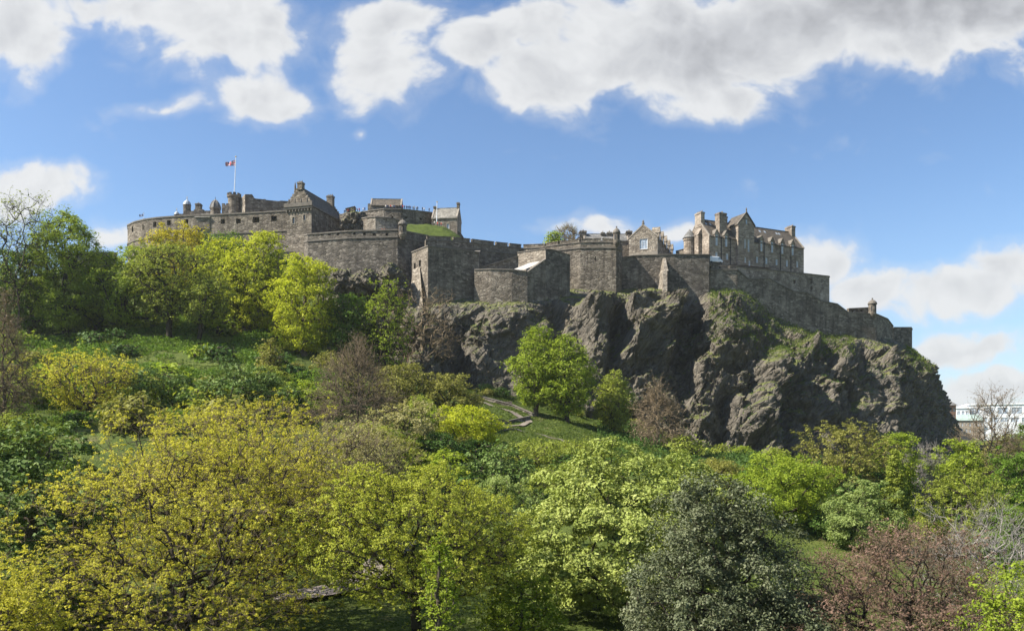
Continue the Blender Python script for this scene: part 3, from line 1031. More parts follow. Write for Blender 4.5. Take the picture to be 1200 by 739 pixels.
turret(t, (Xat(252.4, Yt), Yt), 2.15, Zat(260, Yt), Zat(244.5, Yt), [(2.35, 0), (2.2, .7), (1.75, 1.9), (1.0, 2.9), (.35, 3.4), (.1, 3.6)], 'rubble', 'slate_grey', 'iron', 8, False)
for k in range(8):
    b = MB(); a = k * math.pi / 4
    for (r0, z0), (r1, z1) in zip([(2.42, 0), (2.28, .7), (1.82, 1.9), (1.06, 2.9)], [(2.28, .7), (1.82, 1.9), (1.06, 2.9), (.38, 3.45)]):
        zc = Zat(244.5, Yt) + .05; w = .12
        q = [(Xat(252.4, Yt) + r * math.cos(a) - s * math.sin(a), Yt + r * math.sin(a) + s * math.cos(a), zc + z) for r, z, s in ((r0, z0, -w), (r0, z0, w), (r1, z1, w), (r1, z1, -w))]
        b.hexa(q, [(x, y, z + .12) for x, y, z in q])
    b.build('dome_rib', M['dress'], t)
# great hall block with the lit end wall
Yp = 322.0
t = thing('great_hall', 'roofless looking stone hall block with a sunlit end wall and arched recess', 'building', P(300, 252, Yp))
A, B, C = P(275.3, 249, Yp + 9), P(287.2, 249, Yp), P(338, 249, Yp + 10)
m = MB()
fr = frame((B[0], B[1], 0), (C[0] - B[0], C[1] - B[1])); Lh = float(np.hypot(*(C - B)[:2]))
zt = lambda y, Y=Yp: Zat(y, Y)
zu = lambda y, u: Zat(y, Yp + 10 * u)
panel(m, fr, 0, Lh * .88, 0, 92, zt(234.5), [(Lh * .34, Lh * .60, zt(248.5), zt(243.3))], 1.4, True)
m.box(fr, Lh * .88 + .004, Lh, 0.01, 3.0, 92, zt(235.8))
prof = [(0, 227.6), (.16, 227.6), (.18, 229.5), (.22, 232.5), (.42, 233.5), (.42, 233.2), (.47, 233.2), (.47, 234.2), (.80, 235.8), (.80, 235), (1, 235.6)]
for (u0, y0), (u1, y1) in zip(prof[:-1], prof[1:]):
    if u1 - u0 > .005:
        q = [(u0 * Lh, .02), (u1 * Lh - .004, .02), (u1 * Lh - .004, 1.4), (u0 * Lh, 1.4)]
        m.hexa([fr(a, bb, zt(234.5) - .6) for a, bb in q], [fr(q[0][0], .02, zu(y0, u0)), fr(q[1][0], .02, zu(y1, u1)), fr(q[2][0], 1.4, zu(y1, u1)), fr(q[3][0], 1.4, zu(y0, u0))])
m.build('wall', M['rubble'], t)
m = MB(); fl = frame((A[0], A[1], 0), (B[0] - A[0], B[1] - A[1])); Lg = float(np.hypot(*(B - A)[:2]))
m.hexa([fl(0, 0, 92), fl(Lg - .03, 0, 92), fl(Lg - .03, 2.2, 92), fl(0, 2.2, 92)],
       [fl(0, 0, zt(238.5, Yp + 9)), fl(Lg - .03, 0, zt(227.8)), fl(Lg - .03, 2.2, zt(227.8)), fl(0, 2.2, zt(238.5, Yp + 9))])
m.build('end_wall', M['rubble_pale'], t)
m = MB()
for k in range(6):
    a = Lh * (.365 + .21 * (k + .5) / 6)
    m.box(fr, a - .1, a + .1, .5, .7, zt(248.4), zt(243.4))
m.build('recess_bars', M['dress_dark'], t)
Yt = 326.0
t = thing('round_tower', 'round battlemented tower under the tall flagpole', 'tower', P(274.4, 252, Yt))
cx, r = Xat(274.4, Yt), 2.35
b = MB(); b.lathe((cx, Yt), [(r, 90), (r, Zat(233, Yt)), (r + .4, Zat(231.8, Yt)), (r + .4, Zat(229.5, Yt))], 20)
b.build('tower_body', M['rubble'], t)
for k in range(9):
    b = MB(); a0 = 2 * math.pi * k / 9
    q = [(cx + rr * math.cos(a0 + da), Yt + rr * math.sin(a0 + da)) for rr, da in ((r - .2, 0), (r + .4, 0), (r + .4, .42), (r - .2, .42))]
    b.hexa([(x, y, Zat(229.5, Yt) + .004) for x, y in q], [(x, y, Zat(227.2, Yt)) for x, y in q]); b.build('merlon', M['rubble_dark'], t)
b = MB(); fr = frame((Xat(262, Yt), Yt - 2, 0), (1, 0)); b.box(fr, 0, 4.6, 0, 4, 90, Zat(241.8, Yt))
for k in range(3): b.box(fr, k * 1.7, k * 1.7 + 1.1, 0.01, .8, Zat(241.8, Yt) + .004, Zat(240, Yt))
b.build('side_wall', M['rubble_dark'], t)


# --- flags
def flag_pole(label, px, Y, py_base, py_top, r, lean=0.0, name='flagpole'):
    a, b_ = P(px, py_base, Y), P(px + lean, py_top, Y)
    t = thing(name, label, 'flagpole', a)
    m = MB(); n = 8; ring0, ring1 = [], []
    for k in range(n):
        an = 2 * math.pi * k / n
        ring0.append((a[0] + r * math.cos(an), a[1] + r * math.sin(an), a[2])); ring1.append((b_[0] + r * .6 * math.cos(an), b_[1] + r * .6 * math.sin(an), b_[2]))
    m.hexa(ring0, ring1); m.build('pole', M['white'], t)
    m = MB(); m.lathe((b_[0], b_[1]), [(r * .5, b_[2]), (r * 1.6, b_[2] + r * 1.2), (r * 1.5, b_[2] + r * 2.2), (.01, b_[2] + r * 3)], 8)
    m.build('finial', M['gold'], t)
    return t, a, b_


def union_color(u, v):
    """u along the fly 0..2, v up 0..1 - crosses of the union flag"""
    blue, white, red = 0, 1, 2
    x, y = u - 1, v - .5
    if abs(y) < .1 or abs(x) < .1: return red
    if abs(y) < .167 or abs(x) < .167: return white
    d1, d2 = (y - x * .5) / 1.118, (y + x * .5) / 1.118
    d = d1 if (x * y > 0) else d2
    if abs(d) < .045: return red
    if abs(d) < .10: return white
    return blue


def saltire_color(u, v):
    x, y = u - .75, v - .5
    return 1 if min(abs(y - x / 1.5), abs(y + x / 1.5)) / 1.2 < .1 else 0


for nm, c_ in (('flag_blue', (.02, .045, .20)), ('flag_white', (.75, .75, .76)), ('flag_red', (.48, .025, .04)), ('saltire_blue', (.03, .09, .32)), ('pale_red', (.55, .2, .18))):
    M[nm] = plain(nm, c_, .8, .06)


def flag(label, top, length, height, colfun, mats, aspect, sag, nu=56, nv=28, dx=-1.0, group=None):
    """a flag blowing to the left from its pole, waved and drooping towards its free end"""
    V, Fc, mi = [], [], []
    for j in range(nv + 1):
        for i in range(nu + 1):
            u, v = i / nu, j / nv
            x = dx * u * length
            yy = .28 * math.sin(u * 9 + v * 2) * u + .12 * math.sin(u * 17 - v * 3) * u
            z = (v - 1) * height * (1 - .38 * u) - sag * u ** 1.3 + .12 * math.sin(u * 7 + v)
            V.append((top[0] + x - .1, top[1] + yy, top[2] + z))
    for j in range(nv):
        for i in range(nu):
            a = j * (nu + 1) + i
            Fc.append((a, a + 1, a + nu + 2, a + nu + 1)); mi.append(colfun((i + .5) / nu * aspect, (j + .5) / nv))
    me = bpy.data.meshes.new('flag'); me.from_pydata(V, [], Fc)
    o = link('flag', me, [M[q] for q in mats])
    me.polygons.foreach_set('material_index', mi); me.update()
    tag(o, label, 'flag', group)


t, a, b_ = flag_pole('tall white flagpole on the round battlemented tower', 274.5, 326.0, 229.5, 184.5, .2, 1.9)
flag('red white and blue union flag flying from the tall flagpole', b_ + (-.1, 0, -1.2), 4.0, 2.3, union_color, ('flag_blue', 'flag_white', 'flag_red'), 2.0, .9)
t, a, b_ = flag_pole('short thin flagpole standing on the round battery head', 168.6, 309.5, 259, 250.2, .09, -.1)
flag('small blue flag with a white saltire above the round battery', b_ + (-.05, 0, -.15), 1.55, 1.1, saltire_color, ('saltire_blue', 'flag_white'), 1.5, .35, 30, 16)
flag_pole('white flagpole in front of the pale roofed gatehouse', 511.8, 282.0, 260, 237.5, .16, .4)

# --- gabled tower house with crow steps
d = np.array([.272, .962]); Cn = np.array([Xat(365, 283), 283.0])
fr = frame((Cn[0], Cn[1], 0), d); frL = lambda a, b, z: fr(b, a, z)
t = thing('crow_stepped_tower', 'tall tower house with crow stepped gable and steep dark slate roof', 'tower', (Cn[0], Cn[1], 82))
ez, rz_ = 99.6, 106.0
fw = [(3.2, 4.0, 94.3, 96.3), (10.3, 11.1, 94.6, 96.6), (6.4, 7.1, 90.5, 91.8), (16, 16.8, 95, 96.8), (3.0, 3.7, 87.5, 88.9)]
lw = [(2.4, 3.2, 94.2, 96.2), (6.6, 7.5, 93.4, 95.6)]
house(t, fr, 24, 9.6, 76, ez, rz_, fw, lw, (), 'rubble', 'slate', True, True, .45)
for h in fw: window(t, fr, h, .4, 'iron', (1, 1), True)
for h in lw: window(t, frL, h, .4, 'iron', (1, 1), True)
m = MB()
m.hexa([frL(-1.6, -1.5, 74), frL(9.9, -1.5, 74), frL(9.9, 1, 74), frL(-1.6, 1, 74)][::-1], [frL(-.05, -.06, 89.5), frL(9.65, -.06, 89.5), frL(9.65, 1, 89.5), frL(-.05, 1, 89.5)][::-1])
m.build('battered_base', M['rubble'], t)
m = MB()
m.box(frL, -.5, 10.1, -.7, -.02, 98.3, 99.0); m.box(frL, -.7, 10.3, -.95, -.04, 99.004, 100.4)
for k in range(9): m.box(frL, -.3 + k * 1.2, .15 + k * 1.2, -.55, -.01, 97.5, 98.296)
m.box(fr, -.7, 24, -.55, -.02, 98.9, 99.5)
m.build('corbelled_parapet', M['dress_dark'], t)
chimney(t, fr, -.3, 1.6, 3.6, 5.4, 105, 107.2, 'rubble', 2)
chimney(t, fr, 21.6, 23.4, 3.6, 6.0, 104.4, 108.9, 'rubble_dark', 3)
x, y, z = frL(6.6, .35, 104.5)
m = MB(); m.lathe((x, y), [(.5, z - 1.2), (.35, z + .4), (.3, z + 2.2), (.05, z + 3.6)], 8); m.build('gable_finial', M['dress_dark'], t)
for k in range(4):
    m = MB(); m.lathe(frL(1.2 + k * 2.4, -.8, 0)[:2], [(.3, 100.41), (.26, 101.3), (.05, 102.0)], 8); m.build('parapet_pinnacle', M['dress_dark'], t)

# --- angled bastion under it, with a bartizan on its corner
z_ = 86.0
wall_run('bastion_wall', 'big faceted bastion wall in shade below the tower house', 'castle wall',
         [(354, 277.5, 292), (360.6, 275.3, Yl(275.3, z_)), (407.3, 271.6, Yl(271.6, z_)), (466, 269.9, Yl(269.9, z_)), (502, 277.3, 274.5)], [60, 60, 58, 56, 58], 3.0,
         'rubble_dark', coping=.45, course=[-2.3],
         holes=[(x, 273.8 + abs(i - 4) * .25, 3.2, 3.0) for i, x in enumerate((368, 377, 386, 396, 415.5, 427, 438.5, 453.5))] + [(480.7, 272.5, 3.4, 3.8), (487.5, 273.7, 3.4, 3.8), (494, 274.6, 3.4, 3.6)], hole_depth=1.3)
def bartizan(label, px, Y, py0, py1, pyt, r, mat='rubble'):
    t = thing('bartizan', label, 'turret', P(px, py0, Y), 'bartizans on the castle walls')
    c = (Xat(px, Y), Y)
    turret(t, c, r, Zat(py0, Y), Zat(py1, Y), [(r * 1.25, 0), (r * 1.2, .25), (r * 1.0, .8), (r * .55, 1.35), (.25, 1.6), (.22, 2.0), (.28, 2.2), (.05, (py1 - pyt) / F * Y)], mat, 'dress_dark', False, 14)
    for an in (-2.2, -1.2):
        m = MB()
        fx = frame((c[0] + (r + .02) * math.cos(an), c[1] + (r + .02) * math.sin(an), 0), (-math.sin(an), math.cos(an)))
        m.box(fx, -.22, .22, -.02, .03, Zat(py0, Y) + 1.1, Zat(py1, Y) - .8)
        m.build('loop', M['iron'], t)
bartizan('round stone bartizan on the corner of the big faceted bastion', 471.8, 264.8, 275.5, 263.5, 259.8, 1.3)

# --- upper ward: curved rampart, chapel, gatehouse, crag and grass bank
wall_run('rampart_wall', 'long curved upper rampart lined with visitors', 'castle wall',
         [(398, 252, 300), (410, 250.2, 296), (424, 249, 293), (434, 247.2, 290), (450, 245.3, 287), (470, 245.6, 287), (490, 247.6, 289), (506.5, 249.6, 293)], 82, 3, 'rubble_dark', coping=.3, course=[-5.0],
         holes=[(460, 254.5, 2.2, 2.5), (476, 255, 2.2, 2.5), (493, 256.5, 2.2, 2.5)])
wall_run('drum_wall', 'low pale rounded wall under the upper rampart', 'castle wall',
         [(422.8, 258, 287.5), (424, 256.5, 284.5), (430, 255.3, 281.5), (440, 254.8, 280), (452, 255.6, 280.5), (462, 257.2, 283), (468, 259, 287)], 80, 3, 'rubble_pale', coping=.35)
Yc = 309.0
t = thing('chapel', 'small stone chapel with a plain pitched roof at the highest point', 'chapel', P(450, 247, Yc))
fr = frame((Xat(434.2, Yc), Yc, 0), (1, .05)); Lc = 36 / F * Yc
house(t, fr, Lc, 6.5, 96, Zat(240.6, Yc), Zat(233.8, Yc + 3), [(5.2, 5.8, 104.2, 105.6), (8.4, 9.0, 104.2, 105.6)], [(2.9, 3.6, 104.0, 105.4)], (), 'rubble', 'slate', True, False, .4)
m = MB(); m.box(fr, -1.1, -.004, .4, 6.0, 96, Zat(238.2, Yc)); m.build('apse', M['rubble_pale'], t)
Yc = 300.0
t = thing('stone_hut', 'tiny stone hut with a sloping roof beside the upper rampart', 'hut', P(410, 252, Yc))
fr = frame((Xat(405.6, Yc), Yc, 0), (1, .02))
m = MB(); m.hexa([fr(0, 0, 92), fr(3.1, 0, 92), fr(3.1, 3, 92), fr(0, 3, 92)], [fr(0, 0, Zat(245, Yc)), fr(3.1, 0, Zat(242.6, Yc)), fr(3.1, 3, Zat(242.6, Yc)), fr(0, 3, Zat(245, Yc))])
m.build('wall', M['rubble'], t)
m = MB(); q = [fr(-.25, -.3, Zat(245.3, Yc) + .1), fr(3.3, -.3, Zat(242.6, Yc) + .1), fr(3.3, 3.2, Zat(242.6, Yc) + .1), fr(-.25, 3.2, Zat(245.3, Yc) + .1)]
m.hexa(q, [(x, y, z + .25) for x, y, z in q]); m.build('roof', M['slate'], t)
# gatehouse
Yg = 287.0
t = thing('gatehouse', 'gabled stone house with a pale slate roof at the end of the upper ward', 'house', P(520, 262, Yg))
d = np.array([.95, -.13]); fr = frame((Xat(506, Yg + 1.5), Yg + 1.5, 0), d); Lg = 9.2
zr = 96.2
hs = [(5.4, 6.3, 92.3, 94.1), (1.0, 1.6, 92.2, 93.4)]
house(t, fr, Lg, 7.5, 82, zr, 100.4, hs, (), [(3.2, 4.2, 91.5, 93.4)], 'rubble_pale', 'slate_pale', True, False, .3)
for h in hs: window(t, fr, h, .25, 'white', (1, 2))
chimney(t, fr, 8.4, 9.3, 3.1, 4.4, 99.6, 101.9, 'rubble', 0)
chimney(t, fr, -.1, .7, 3.2, 4.3, 99.6, 100.9, 'rubble', 0)
frR = lambda a, b, z: fr(Lg - b, a, z)
window(t, frR, (3.2, 4.2, 91.5, 93.4), .25, 'white', (1, 2))
m = MB(); m.box(frR, 1.2, 2.8, -2.0, -.01, 82, 89.5); m.hexa([frR(1.2, -2, 89.504), frR(2.8, -2, 89.504), frR(2.8, -.01, 89.504), frR(1.2, -.01, 89.504)],
       [frR(1.2, -1.2, 90.8), frR(2.8, -1.2, 90.8), frR(2.8, -.01, 91.8), frR(1.2, -.01, 91.8)])
m.build('buttress', M['rubble_dark'], t)
# grass bank
def sheet(name, rows, mat, noise=.25, n=40, kind='structure', label=None, cat=None):
    """rows: polylines (px, py, Y) from top to bottom, resampled and skinned"""
    L = []
    for r in rows:
        w = np.array([P(*q) for q in r]); dd = np.concatenate([[0], np.cumsum(np.linalg.norm(np.diff(w, axis=0), axis=1))])
        tt = np.linspace(0, dd[-1], n); L.append(np.stack([np.interp(tt, dd, w[:, k]) for k in range(3)], 1))
    L = np.array(L); k = 24
    vv = np.linspace(0, len(L) - 1, k); i0 = np.clip(vv.astype(int), 0, len(L) - 2); f = (vv - i0)[:, None, None]
    G = L[i0] * (1 - f) + L[i0 + 1] * f
    V = G.reshape(-1, 3); V[:, 2] += fbm(V * .4, 3) * noise
    ii = (np.arange(k - 1)[:, None] * n + np.arange(n - 1)[None, :]).ravel()
    o = link(name, raw_mesh(name, V, np.stack([ii, ii + 1, ii + n + 1, ii + n], 1), True), mat)
    return tag(o, label, cat, None, kind)
sheet('grass_bank', [[(468, 262, 291), (500, 262, 292), (520, 265, 288), (537, 275, 285), (541, 279, 283)],
                     [(470, 264, 281), (498, 264.5, 281), (519, 268, 279), (534, 276, 278), (540, 280, 278)],
                     [(472, 278, 272), (498, 279, 274), (516, 280, 275), (532, 284, 275), (540, 286, 276)]], M['turf'], .3)
# outcrop between tower and drum wall
def outcrop(label, px, py, Y, rx, ry, rz, seed, mat='rock', name='rock_outcrop', group=None):
    n1, n2 = 90, 60
    th, ph = np.meshgrid(np.linspace(0, 2 * np.pi, n1), np.linspace(0, np.pi, n2), indexing='ij')
    U = np.stack([np.cos(th) * np.sin(ph), np.sin(th) * np.sin(ph), np.cos(ph)], -1).reshape(-1, 3)
    c = P(px, py, Y); W = U * (rx, ry, rz)
    s = min(rx, rz)
    q = W + seed * 13.7
    W = W + U * (facets(q / (s * .9), 1) * s * .55 + facets(q / (s * .38), 1) * s * .22 + facets(q / (s * .16), 1) * s * .09)[:, None]
    ii = (np.arange(n1 - 1)[:, None] * n2 + np.arange(n2 - 1)[None, :]).ravel()
    o = link(name, raw_mesh(name, W, np.stack([ii, ii + 1, ii + n2 + 1, ii + n2], 1)), M[mat])
    o.location = tuple(c)
    return tag(o, label, 'rock', group)
outcrop('grey crag between the tower house and the low rounded wall', 414, 264, 288, 3.9, 4, 4.4, 1)
outcrop('pale boulder crag at the left foot of the big bastion', 404, 331, 260, 4.2, 4, 3.6, 2)
outcrop('squat broken crag below the middle of the big bastion', 428, 332, 258, 5.0, 4, 3.0, 3)
outcrop('rough crag tucked against the projecting bastion block', 459, 331, 257, 4.4, 4, 4.4, 4)
outcrop('jutting lit crag halfway down the slope beside the bare tree', 490, 400, 240, 5.5, 5, 8.0, 5)
outcrop('lone boulder at the cliff foot above the olive bushes', 496, 434, 231, 4.2, 4, 4.8, 6)

# --- the projecting block and the ramp
wall_run('bastion_block', 'square projecting bastion with a bright sunlit left face', 'castle wall',
         [(483.5, 297.2, 266), (482.6, 296.2, 263), (501.5, 288.6, 254.4), (561.4, 296.2, 262.9), (563, 294, 280)], [52, 52, 54, 56, 60], 2.2, 'rubble', coping=.35,
         holes=[(486, 311.5, 2.6, 6.5), (492, 308.5, 3.0, 8)], hole_depth=1.2,)
t = thing('buttress', 'pale battered buttress at the foot of the sunlit bastion face', 'buttress', P(488, 340, 258))
m = MB(); a, b_, c_, d_ = P(483, 378, 264), P(497, 378, 257.5), P(497, 378, 250), P(476, 378, 257)
e_, f_, g_, h_ = P(485, 315, 261.5), P(492, 313, 258.6), P(492, 313.5, 258), P(484, 315.5, 261)
m.hexa([a, b_, c_, d_], [e_, f_, g_, h_]); m.build('buttress_body', M['rubble_pale'], t)
wall_run('battlement_wall', 'long dark battlemented wall stepping down behind the projecting bastion', 'castle wall',
         [(499, 281.5, 268.5), (530, 282.8, 271), (552, 285, 273.5), (580, 288.3, 278), (612, 291.5, 282.5), (640, 290.6, 279.5)], 62, 2.2, 'rubble', coping=.3, merlon=(4.3, .9, 1.0), course=[-2.2])
wall_run('terrace_parapet', 'low curved parapet of the lower gun terrace', 'castle wall',
         [(556, 316.6, 258.6), (575, 316.0, 257), (600, 316.4, 256.2), (618, 318.8, 256.6)], 52, 1.4, 'rubble', coping=.35)
wall_run('terrace_wall', 'slim retaining wall climbing behind the gun terrace', 'castle wall',
         [(560, 314.5, 264), (585, 307.5, 265), (607.5, 300.3, 266)], 60, 1.2, 'rubble', coping=.3)
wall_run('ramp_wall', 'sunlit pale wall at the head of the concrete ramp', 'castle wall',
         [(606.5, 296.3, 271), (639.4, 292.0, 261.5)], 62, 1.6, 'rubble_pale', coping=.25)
wall_run('ramp_wall', 'dark triangular wall closing the ramp on its outer side', 'castle wall',
         [(618, 319, 257.2), (638.6, 304.3, 261), (639.8, 304.0, 262.6)], 52, 1.0, 'rubble', coping=.2)
wall_run('ramp_wall', 'dark wall falling away to the right of the ramp head', 'castle wall',
         [(639.8, 292.2, 261.6), (650, 293.5, 263.5), (668, 299.5, 267.5)], 56, 1.2, 'rubble_dark', coping=.25)
sheet('ramp', [[(603, 315, 262), (620, 308, 264), (637, 305, 262.5)], [(600, 317, 258), (614, 316, 258.6), (636.5, 306, 261.6)]], M['concrete'], .02)
sheet('terrace_floor', [[(555, 318, 263), (606, 316, 264)], [(557, 320, 259.4), (606, 319, 257.6)]], M['path'], .05)

# --- main wall with bartizan, right hand wall with fin
z_ = 84.0
wall_run('curtain_wall', 'tall dark battlemented curtain wall in the middle above the cliff', 'castle wall',
         [(639, 289.6, 279), (655, 287.2, 276), (680, 284.6, 273), (705, 284.0, 272.2), (722, 284.6, 271.5), (728.5, 287.4, 275.5), (729.5, 287.3, 284)], [60, 60, 58, 56, 54, 54, 60], 2.6, 'rubble', coping=.3, merlon=(3.8, .7, .9), course=[-1.9],
         holes=[(698, 303, 1.2, 6)])
bartizan('round stone bartizan with a domed cap on the curtain wall corner', 722.5, 270.6, 285, 273, 267.6, 1.1)
wall_run('retaining_wall', 'plain high retaining wall left of the white van', 'castle wall',
         [(727.6, 302.4, 277.5), (746, 299.6, 276), (790, 298.4, 275), (831, 298.6, 275.5), (832.5, 299.8, 286)], [52, 54, 56, 56, 60], 2.0, 'rubble_dark', coping=.25)
m = MB(); t = thing('wall_fin', 'thin pale masonry fin running down the retaining wall onto the cliff', 'buttress', P(779, 340, 270))
q = [P(777.2, 301.5, 274.6), P(780.4, 301.5, 274.6)]
lo = [P(776.4, 366, 257), P(782, 366, 257)]
def lerp(a, b, t): return np.array(a) * (1 - t) + np.array(b) * t
m.hexa([(lo[0][0], lo[0][1], lo[0][2] - 3), (lo[1][0], lo[1][1], lo[1][2] - 3), (lo[1][0], 280, lo[1][2] - 3), (lo[0][0], 280, lo[0][2] - 3)],
       [(Xat(776.9, 266), 265.5, Zat(318, 266)), (Xat(781.6, 266), 265.5, Zat(318, 266)), (Xat(781.6, 268), 280, Zat(318, 266)), (Xat(776.9, 268), 280, Zat(318, 266))])
m.hexa([(Xat(776.9, 268), 265.51, Zat(318, 266) + .004), (Xat(781.6, 268), 265.51, Zat(318, 266) + .004), (Xat(781.6, 268), 279.9, Zat(318, 266) + .004), (Xat(776.9, 268), 279.9, Zat(318, 266) + .004)],
       [(Xat(777.4, 274), 273.6, Zat(302.5, 274)), (Xat(779.6, 274), 273.6, Zat(302.5, 274)), (Xat(779.6, 274), 279, Zat(302.5, 274)), (Xat(777.4, 274), 279, Zat(302.5, 274))])
m.build('fin_body', M['rubble_pale'], t)

# --- buildings behind the curtain wall
Yr = 292.0
t = thing('officers_house', 'low range with a long stone roof and square chimneys behind the curtain wall', 'house', P(705, 284, Yr))
fr = frame((Xat(684.5, Yr), Yr, 0), (1, 0)); sc = Yr / F
house(t, fr, 52 * sc, 8, 78, Zat(282, Yr), Zat(275.2, Yr + 4), (), (), (), 'rubble', 'slate_grey', True, False)
for (a0, a1, top) in ((-4.3, 3.4, 270.3), (20.6, 25.2, 272.3), (27.8, 33.5, 271.8), (50.6, 57.4, 270.4)):
    chimney(t, fr, a0 * sc, a1 * sc, 2.2, 4.6, 80, Zat(top, Yr), 'rubble_dark', 2)
m = MB(); q = [(4 * sc, 4.0), (14 * sc, 4.0), (14 * sc, 5.4), (4 * sc, 5.4)]
m.hexa([fr(a, b, Zat(277, Yr)) for a, b in q], [fr(4 * sc, 4, Zat(272.4, Yr)), fr(13 * sc, 4, Zat(276, Yr)), fr(13 * sc, 5.4, Zat(276, Yr)), fr(4 * sc, 5.4, Zat(272.4, Yr))])
m.build('rear_roof', M['slate'], t)
# gable house with large window and dormers down its right side
d = np.array([.36, .933]); Yh = 284.0
Cn = np.array([Xat(770.5, Yh), Yh]); fr = frame((Cn[0], Cn[1], 0), d); frL = lambda a, b, z: fr(b, a, z)
t = thing('gabled_house', 'gabled stone house with one large blue window and a row of pale dormers', 'house', (Cn[0], Cn[1], 78))
Wd = 10.2; Lg = 34.0; ez, rz_ = Zat(277, Yh), Zat(262.5, Yh)
zw0, zw1 = Zat(290.5, Yh), Zat(278.2, Yh)
hw = (4.4 - .9, 4.4 + 1.9, zw0, min(zw1, ez - .1))
house(t, fr, Lg, Wd, 76, ez, rz_, (), [(hw[0], hw[1], hw[2], hw[3])], (), 'rubble_pale', 'slate', True, False, .25)
window(t, frL, hw, .22, 'white', (2, 1), True, .18)
x, y, z = frL(Wd / 2, .2, rz_ + .5)
m = MB(); m.lathe((x, y), [(.5, z), (.45, z + .5), (.25, z + .7), (.4, z + 1.0), (.05, z + 1.5)], 8); m.build('finial', M['dress_dark'], t)
m = MB(); m.box(frL, -.2, 9.9, -.75, -.03, 76, Zat(294.5, Yh)); m.build('plinth', M['dress'], t)
sl = (rz_ - ez) / (Wd / 2)
for k in range(5):
    a = 2.6 + k * 6.6
    m = MB(); m.box(fr, a - .8, a + .8, -.35, 1.6, ez - 1.4, ez + 1.8)
    q = [(a - .95, -.5), (a + .95, -.5), (a + .95, 2.4), (a - .95, 2.4)]
    m.hexa([fr(p_, b_, ez + 1.804) for p_, b_ in q], [fr(a, -.5, ez + 4.0), fr(a + .01, -.5, ez + 4.0), fr(a + .01, 2.4, ez + 4.0), fr(a, 2.4, ez + 4.0)])
    o = m.build('dormer', M['rubble_pale'], t)
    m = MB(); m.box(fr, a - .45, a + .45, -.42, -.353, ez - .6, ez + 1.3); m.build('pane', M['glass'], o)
wall_run('low_wall', 'low sunlit stub of wall between the gabled house and the big gabled hospital', 'wall', [(792, 294.5, 300), (803, 291.5, 298), (806, 292, 300)], 76, 1, 'rubble_pale', coping=.2)

# --- the big gabled building on the right
d = np.array([.908, .42]); A0 = np.array([69.3, 285.0])
fr = frame((A0[0], A0[1], 0), d); frL = lambda a, b, z: fr(b, a, z); Lh, Dh = 44.0, 12.4
t = thing('hospital', 'large brown gabled stone building with tall chimneys and a central gable bay', 'building', (A0[0], A0[1], 77))
ez, rz_ = 89.1, 96.3
def aof(px):
    k = (px - CX) / F
    return (k * A0[1] - A0[0]) / (.908 - k * .42)
def zof(px, py): return Zat(py, A0[1] + .42 * aof(px))
def hole(px, y0, y1, w): a = aof(px); return (a - w / 2, a + w / 2, zof(px, y1), zof(px, y0))
low = [hole(*q, 1.05) for q in ((839.8, 295.2, 302.8), (852.1, 297, 304.2), (887.3, 300.8, 308), (898.2, 301.9, 309.2), (910.2, 303.6, 310.6), (922.3, 304.8, 312.2), (934.4, 306, 313.3))]
bay_a0, bay_a1 = aof(862.7), aof(881.5)
house(t, fr, Lh, Dh, 74, ez, rz_, low, [(5.0, 5.7, 90, 91)], (), 'ashlar', 'slate', True, False, .3)
for h in low: window(t, fr, h, .28, 'white', (1, 3))
# central bay
frb = frame((*fr(bay_a0, -1.1, 0)[:2], 0), d); bl = bay_a1 - bay_a0; be, bt = 94.4, 98.6
m = MB()
bh = []
for px, y0, y1, w in ((870.7, 281, 291.5, .8), (874.9, 281.4, 295.6, .9), (871.0, 302, 308.6, .8), (875.9, 306, 312.4, .9)):
    h = hole(px, y0, y1, w); bh.append((h[0] - bay_a0, h[1] - bay_a0, h[2], h[3]))
panel(m, frb, 0, bl, 0, 74, be, bh, .4)
for s in (0, bl): m.face([frb(s, 0, 74), frb(s, 8, 74), frb(s, 8, be), frb(s, 0, be)])
m.face([frb(0, 0, be), frb(bl, 0, be), frb(bl / 2, 0, bt)])
o = m.build('gable_bay', M['ashlar'], t)
for h in bh: window(o, frb, h, .28, 'white', (1, 3))
for ob in [c for c in o.children if c.name.startswith('window')]:
    pass
m = MB(); sl = (bt - be) / (bl / 2)
for sg in (0, 1):
    q = []
    for (a, b_) in ((-.3, -.25), (bl / 2, -.25), (bl / 2, 8), (-.3, 8)):
        q.append(frb(bl - a if sg else a, b_, be + sl * a + .03))
    m.hexa(q, [(x, y, z + .3) for x, y, z in q])
m.build('bay_roof', M['slate'], t)
m = MB()
for sg in (0, 1):
    q = [frb(bl - a if sg else a, b_, be + sl * a + .34) for (a, b_) in ((-.35, -.3), (bl / 2, -.3), (bl / 2, .2), (-.35, .2))]
    m.hexa(q, [(x, y, z + .3) for x, y, z in q])
x, y, z = frb(bl / 2, -.05, bt + .6)
m.lathe((x, y), [(.25, z), (.2, z + .5), (.32, z + .8), (.05, z + 1.5)], 8)
m.build('bay_skew', M['dress_dark'], t)
m = MB(); a = bl / 2
m.box(frb, a - .55, a + .55, -.08, .1, be + .2, be + 2.0); o = m.build('gable_slit', M['dress'], t)
m = MB(); m.box(frb, a - .28, a + .28, -.1, -.083, be + .4, be + 1.8); m.build('pane', M['glass'], o)
